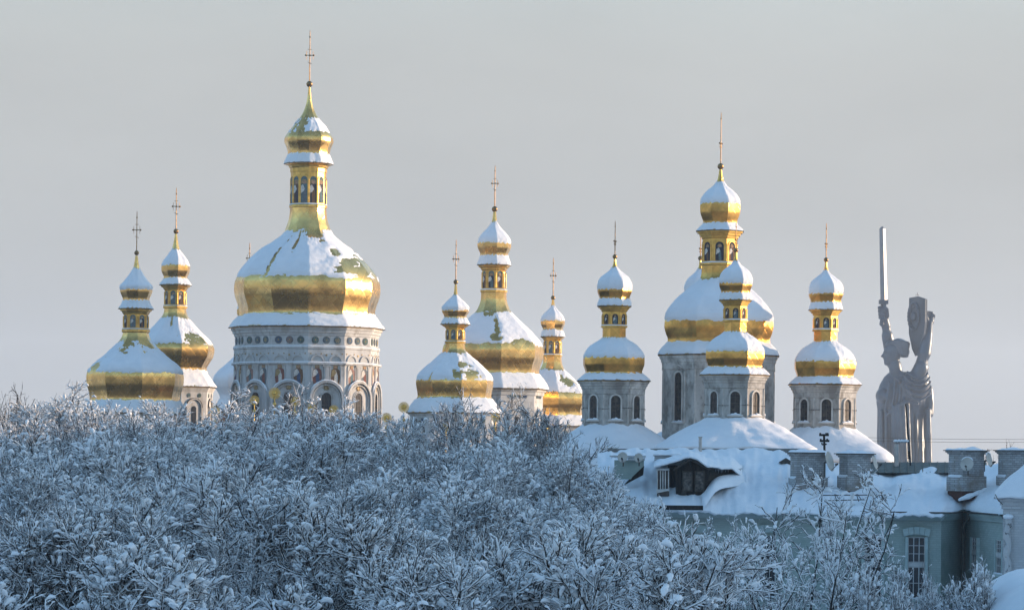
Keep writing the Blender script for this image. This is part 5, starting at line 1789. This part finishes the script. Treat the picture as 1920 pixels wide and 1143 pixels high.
def branch_off(r, par, prad, n, t0, t1, ang, Lfun, K, wander, up, droop=0.0, rfrac=0.55):
    B, KP, _ = par.shape
    t = t0 + (t1 - t0) * (np.arange(n)[None] + r.random((B, n))) / n
    x = t * (KP - 1); i = np.minimum(x.astype(int), KP - 2); f = x - i
    bi = np.arange(B)[:, None]
    p = par[bi, i] * (1 - f)[..., None] + par[bi, i + 1] * f[..., None]
    T = unit(par[bi, i + 1] - par[bi, i])
    rad = prad[bi, i] * (1 - f) + prad[bi, i + 1] * f
    ref = unit(r.normal(0, 1, (B, n, 3))); side = unit(np.cross(T, ref))
    a = np.radians(ang[0] + (ang[1] - ang[0]) * r.random((B, n)))[..., None]
    d = T * np.cos(a) + side * np.sin(a)
    L = Lfun(t, r)
    P_ = grow(r, p.reshape(-1, 3), d.reshape(-1, 3), L.reshape(-1), K, wander, up, droop)
    R0 = np.minimum(rad * rfrac, .006 + L * .017).reshape(-1)
    Rr = R0[:, None] * np.linspace(1, .35, K)[None]
    return P_, Rr


def make_tree(seed, stems=5, H=5.0, spread=24, n1=10, n2=6, n3=6, snow=1.0, clumps=800, l1=(1.0, 2.0), tight=False, stemw=.06, droop=.0, low=.30):
    r = np.random.default_rng(seed)
    a = r.uniform(0, 2 * np.pi, stems) + np.arange(stems) * 2 * np.pi / stems
    tilt = np.radians(r.uniform(3, spread, stems))
    d0 = np.stack([np.cos(a) * np.sin(tilt), np.sin(a) * np.sin(tilt), np.cos(tilt)], -1)
    p0 = np.stack([np.cos(a) * .16, np.sin(a) * .16, np.full(stems, -.35)], -1)
    Ls = r.uniform(.78, 1.05, stems) * (H + .3)
    S0 = grow(r, p0, d0, Ls, 12, .075, .02)
    R0 = stemw * r.uniform(.7, 1.1, stems)[:, None] * np.linspace(1, .22, 12)[None]
    P1, R1 = branch_off(r, S0, R0, n1, low, .99, (25, 58), lambda t, q: (l1[1] - (l1[1] - l1[0]) * t) * q.uniform(.6, 1.1, t.shape) * (1 - .35 * (t > .85)), 8, .09, .085, droop)
    P2, R2 = branch_off(r, P1, R1, n2, .15, 1.0, (25, 60), lambda t, q: (.85 - .35 * t) * q.uniform(.5, 1.15, t.shape), 6, .12, .05, droop * 1.0)
    P3, R3 = branch_off(r, P2, R2, n3, .15, 1.0, (25, 65), lambda t, q: (.36 - .12 * t) * q.uniform(.5, 1.2, t.shape), 4, .15, .03, .04)
    R3 = np.maximum(R3, .0062); R2 = np.maximum(R2, .0115)
    wood = [(tubes(S0, R0, 7)), (tubes(P1, R1, 5)), (tubes(P2, R2, 4)), (tubes(P3, R3, 3))]
    vs, qs, nb = [], [], 0
    for g in wood:
        v, q = rings_mesh(g); vs.append(v); qs.append(q + nb); nb += len(v)
    wv, wq = np.concatenate(vs), np.concatenate(qs)
    if snow <= 0: return wv, wq, None, None
    vs, qs, nb = [], [], 0
    def add(Pn, Rn, base, prob, m, sq=.85):
        nonlocal nb
        B, K, _ = Pn.shape
        T = unit(np.gradient(Pn, axis=1))
        hz = 1 - np.abs(T[..., 2])**2.2
        load = base * snow * (.35 + .9 * r.random((B, 1))) * (.55 + .75 * r.random((B, K))) * (.25 + .75 * hz)
        zf = np.clip((Pn[..., 2] / H - .30) / .45, 0, 1)
        load = load * (.18 + .82 * zf * zf * (3 - 2 * zf))
        gap = r.random((B, K)) > prob
        load = np.where(gap, -Rn * .5, load)
        load[:, 0] *= .4; load[:, -1] *= .45
        keep = r.random(B) < .95
        Pk, Lk, Rk = Pn[keep], load[keep], Rn[keep]
        rad = np.maximum(Rk * .9 + Lk, .001)
        g = tubes(Pk, rad, m, sq, lift=Rk * .55 + Lk * .62)
        v, q = rings_mesh(g); vs.append(v); qs.append(q + nb); nb += len(v)
    add(S0, R0, .012, .30, 6)
    add(P1, R1, .021, .78, 6)
    add(P2, R2, .0155, .78, 6)
    add(P3, R3, .0082, .72, 5)
    # heavier lumps sitting on forks and twig ends
    src = np.concatenate([P2[:, 2:].reshape(-1, 3), P3[:, 1:].reshape(-1, 3)])
    dirs = np.concatenate([np.gradient(P2, axis=1)[:, 2:].reshape(-1, 3), np.gradient(P3, axis=1)[:, 1:].reshape(-1, 3)])
    wt = np.clip((src[:, 2] / H - .28) / .45, .03, 1)
    ix = r.choice(len(src), clumps, p=wt / wt.sum())
    c, d = src[ix], unit(dirs[ix]); d[:, 2] *= .5; d = unit(d)
    L = np.minimum(r.lognormal(math.log(.055), .45, clumps), .12) * snow**.5
    K = 7; u = np.linspace(-1, 1, K)
    Pc = c[:, None] + d[:, None] * (u[None, :, None] * L[:, None, None]) - np.array((0, 0, 1))[None, None] * (u**2)[None, :, None] * (L * .25)[:, None, None]
    Rc = (L * r.uniform(.36, .6, clumps))[:, None] * np.sqrt(np.clip(1 - (u * .96)**2, .02, 1))[None] * r.uniform(.8, 1.2, (clumps, K))
    g = tubes(Pc, Rc, 8, .85, lift=Rc * .55)
    v, q = rings_mesh(g); vs.append(v); qs.append(q + nb)
    return wv, wq, np.concatenate(vs), np.concatenate(qs)


VARS = {}
for H in (2.6, 3.5, 4.5, 5.6):
    q = H / 5.0
    VARS[H] = []
    for k, kw in enumerate([dict(stems=7, spread=32), dict(stems=6, spread=36, snow=1.2), dict(stems=8, spread=28, snow=.75)]):
        wv, wq, sv, sq = make_tree(int(200 + k + H * 10), H=H, l1=(.8 * q**.5, 1.8 * q**.5), n1=int(9 + 3 * q), **kw)
        VARS[H].append((fast_mesh('branches', wv, wq, BARK), fast_mesh('snow', sv, sq, SNOW_TREE)))


def variant(h, r):
    H = min(VARS, key=lambda q: abs(math.log(q / h)))
    return VARS[H][int(r.integers(3))], h / H


wv, wq, sv, sq = make_tree(300, stems=8, spread=38, n1=10, n2=6, n3=5, snow=.5, clumps=150)
BUSH = (fast_mesh('branches', wv, wq, BARK), fast_mesh('snow', sv, sq, SNOW_TREE))
wv, wq, _, _ = make_tree(310, stems=4, spread=26, n1=8, n2=4, n3=3, snow=0)
BARE = (fast_mesh('branches', wv, wq, BARK), None)
BIGS = []
for k in range(2):
    wv, wq, sv, sq = make_tree(320 + k, stems=6, H=5.2, spread=58, n1=9, n2=5, n3=5, snow=1.0, clumps=420, l1=(.7, 2.0), stemw=.06, droop=.0, low=.22)
    BIGS.append((fast_mesh('branches', wv, wq, BARK), fast_mesh('snow', sv, sq, SNOW_TREE)))


def plant(name, mesh, x, y, z, sxy, sz, rz, label, cat, group):
    o = empty(name, (x, y, z))
    tag(o, label, cat, group)
    o.scale = (sxy, sxy, sz); o.rotation_euler.z = rz
    for nm, me in (('branches', mesh[0]), ('snow', mesh[1])):
        if me is None: continue
        c = bpy.data.objects.new(nm, me); C.objects.link(c); c.parent = o
    return o


topline_x = [0, 100, 200, 330, 400, 500, 560, 640, 700, 760, 850, 940, 1010, 1060, 1110, 1150, 1185, 1215]
topline_y = [758, 758, 762, 757, 746, 764, 772, 780, 788, 802, 810, 812, 826, 860, 886, 908, 932, 960]
ZONES = [(160, 'left of every dome'), (300, 'below the lowest gilded dome'), (425, 'between the low dome and the great dome'), (720, 'below the great dome and its painted saints'),
         (940, 'below the two domes with the sunburst finials'), (1060, 'below the dome beside the church'), (1400, 'beside the green house and its dormers')]
ROWN = [(70, 'front-row snow-laden tree'), (90, 'mid-slope snow-laden tree'), (200, 'back-row snow-laden tree')]


def zone(px): return next(z for lim, z in ZONES if px <= lim)


trng = np.random.default_rng(5)
rows = [57, 61.5, 66.5, 72, 78, 85, 93, 101, 109, 115, 121]
ntree = 0
for ri, D in enumerate(rows):
    f = (D - 57) / 63
    step = 2.25 / D * F
    px = -70 + (ri % 2) * step * .5
    while px < (1215 if D > 78 else 1290):
        pj = px + trng.uniform(-.25, .25) * step
        Dj = D + trng.uniform(-1.6, 1.6)
        px += step * trng.uniform(.9, 1.1)
        if Dj > 106 and pj > 1020: continue
        if D > 96 and pj > 1070: continue
        tl = np.interp(pj, topline_x, topline_y)
        yt = 1035 + (tl - 1035) * f**.72 + trng.uniform(-14, 22)
        if pj > 1150: yt = max(yt, 925 + (1 - f) * 60)
        if D < 70 and 500 < pj < 580: continue
        p = P(pj, yt, Dj)
        zg = float(ground_z(p.x, Dj))
        h = p.z - zg
        if h < 1.2: continue
        sz = h / 5.0
        sxy = min(1.15, .62 + .42 * sz) * trng.uniform(.9, 1.12)
        lab = next(t for lim, t in ROWN if D < lim) + ' in the thicket ' + zone(pj)
        mv_, sz = variant(h, trng)
        sxy = sz * trng.uniform(.95, 1.15)
        if trng.random() < (.38 if D > 105 else .2):
            mv_ = BUSH; sz = h / 5.0; sxy = sz * .9
        plant('snowy_tree', mv_, p.x, Dj, zg, sxy, sz, trng.uniform(0, 6.28), lab, 'tree', lab.split(' in the')[0] + 's ' + zone(pj))
        ntree += 1
# spreading trees before the green house
for (px, yt, D, sxy, v, lab) in [(1345, 980, 90, .8, 0, 'snowy spreading tree before the green house, under the dark dormer'), (1482, 893, 86, .95, 1, 'tallest snowy spreading tree before the green house, under the first chimney'),
                                 (1510, 950, 80, .85, 0, 'snowy tree whose limbs reach across the green wall towards the tall window'), (1590, 965, 84, .75, 1, 'slim snowy tree reaching up beside the tall window of the green wall'), (1240, 950, 95, .9, 1, 'snowy tree at the left corner of the green house'),
                                 (1385, 1005, 74, .9, 1, 'low snowy tree at the bottom edge below the dark dormer'), (1275, 1010, 72, .9, 0, 'low snowy tree at the bottom edge, between thicket and spreading trees')]:
    p = P(px, yt, D); zg = float(ground_z(p.x, D)); h = p.z - zg
    plant('snowy_tree', BIGS[v], p.x, D, zg, sxy * h / 5.2, h / 5.2, trng.uniform(0, 6.28), lab, 'tree', 'spreading trees before the green house')
for (px, yt, D, sxy, lab) in [(1715, 1090, 88, .62, 'small snowy shrub growing under the tall green-house window'), (1660, 1108, 80, .5, 'small snowy shrub at the bottom edge beside the spreading tree'), (1765, 1118, 86, .5, 'small snowy shrub by the corner of the green wall'), (1836, 1090, 84, .45, 'small snowy shrub on the snow bank by the white house')]:
    p = P(px, yt, D); zg = float(ground_z(p.x, D)); h = max(.8, p.z - zg)
    plant('snowy_shrub', VARS[2.6][0], p.x, D, zg, h / 2.6 * .45, h / 2.6, trng.uniform(0, 6.28), lab, 'shrub', 'shrubs by the houses')
for (px, yt, D, lab) in [(1078, 864, 104, 'snow-laden tree at the foot of the white tent roof nearest the cathedral'), (1118, 892, 103, 'snow-laden tree covering the left end of the green house roof'), (1205, 1020, 70, 'low snow-laden tree at the bottom edge, at the right end of the thicket'), (1160, 985, 76, 'snow-laden tree at the right end of the thicket, below the tin dormer')]:
    p = P(px, yt, D); zg = float(ground_z(p.x, D)); h = p.z - zg
    mv_, sz = variant(h, trng)
    plant('snowy_tree', mv_, p.x, D, zg, sz * .85, sz, trng.uniform(0, 6.28), lab, 'tree', 'trees at the end of the green house')
for (px, yt, D, lab) in [(650, 768, 119, 'snow-laden tree against the right-hand arches of the great drum'), (692, 774, 121, 'snow-laden tree at the right foot of the great drum')]:
    p = P(px, yt, D); zg = float(ground_z(p.x, D)); h = p.z - zg
    mv_, sz = variant(h, trng)
    plant('snowy_tree', mv_, p.x, D, zg, sz, sz, trng.uniform(0, 6.28), lab, 'tree', 'trees at the foot of the great drum')
# dark, nearly snowless shrubs on the skyline
for (px, yt, D, sxy, m_, lab) in [(900, 742, 124, 1.0, BUSH, 'dark nearly bare shrub before the small front dome, leftmost of three'), (942, 752, 122, 1.0, BUSH, 'dark nearly bare shrub in the middle of three, before the medallion drum'), (985, 770, 121, 1.0, BUSH, 'dark nearly bare shrub, rightmost of three, before the medallion drum'),
                                  (20, 726, 128, 1.0, BARE, 'bare grey tree on the skyline at the left edge of the photo'), (85, 735, 129, 1.0, BARE, 'bare grey tree on the skyline, second from the left edge'), (140, 742, 127, .9, BARE, 'bare grey tree on the skyline just left of the lowest dome'),
                                  (1893, 824, 150, 1.0, BARE, 'bare tree top showing above the last brick chimney'), (1228, 806, 215, .9, BARE, 'small bare tree in the gap between two church towers'), (-30, 716, 126, .9, BARE, 'bare grey tree cut by the left edge')]:
    p = P(px, yt, D); zg = float(ground_z(p.x, D)); h = max(1.0, p.z - zg)
    plant('bare_shrub' if m_ is BUSH else 'bare_tree', m_, p.x, D, zg, sxy, h / 5.0, trng.uniform(0, 6.28), lab, 'shrub' if m_ is BUSH else 'tree', None)
print('trees', ntree)

# ------------------------------------------------------------------ thin winter haze
mb = MB(); mb.box((0, 900, 10), (1700, 0, 0), (0, 1700, 0), (0, 0, 85))
hz = mb.build('haze', SNOW); tag(hz, kind='stuff')
hm_ = bpy.data.materials.new('haze_air'); hm_.use_nodes = True
hn, hl = hm_.node_tree.nodes, hm_.node_tree.links
hn.clear()
vo = hn.new('ShaderNodeVolumePrincipled'); vo.inputs['Color'].default_value = (.8, .9, 1.0, 1); vo.inputs['Density'].default_value = 0.0002; vo.inputs['Anisotropy'].default_value = .3
ho = hn.new('ShaderNodeOutputMaterial'); hl.new(vo.outputs[0], ho.inputs['Volume'])
hz.data.materials.clear(); hz.data.materials.append(hm_)
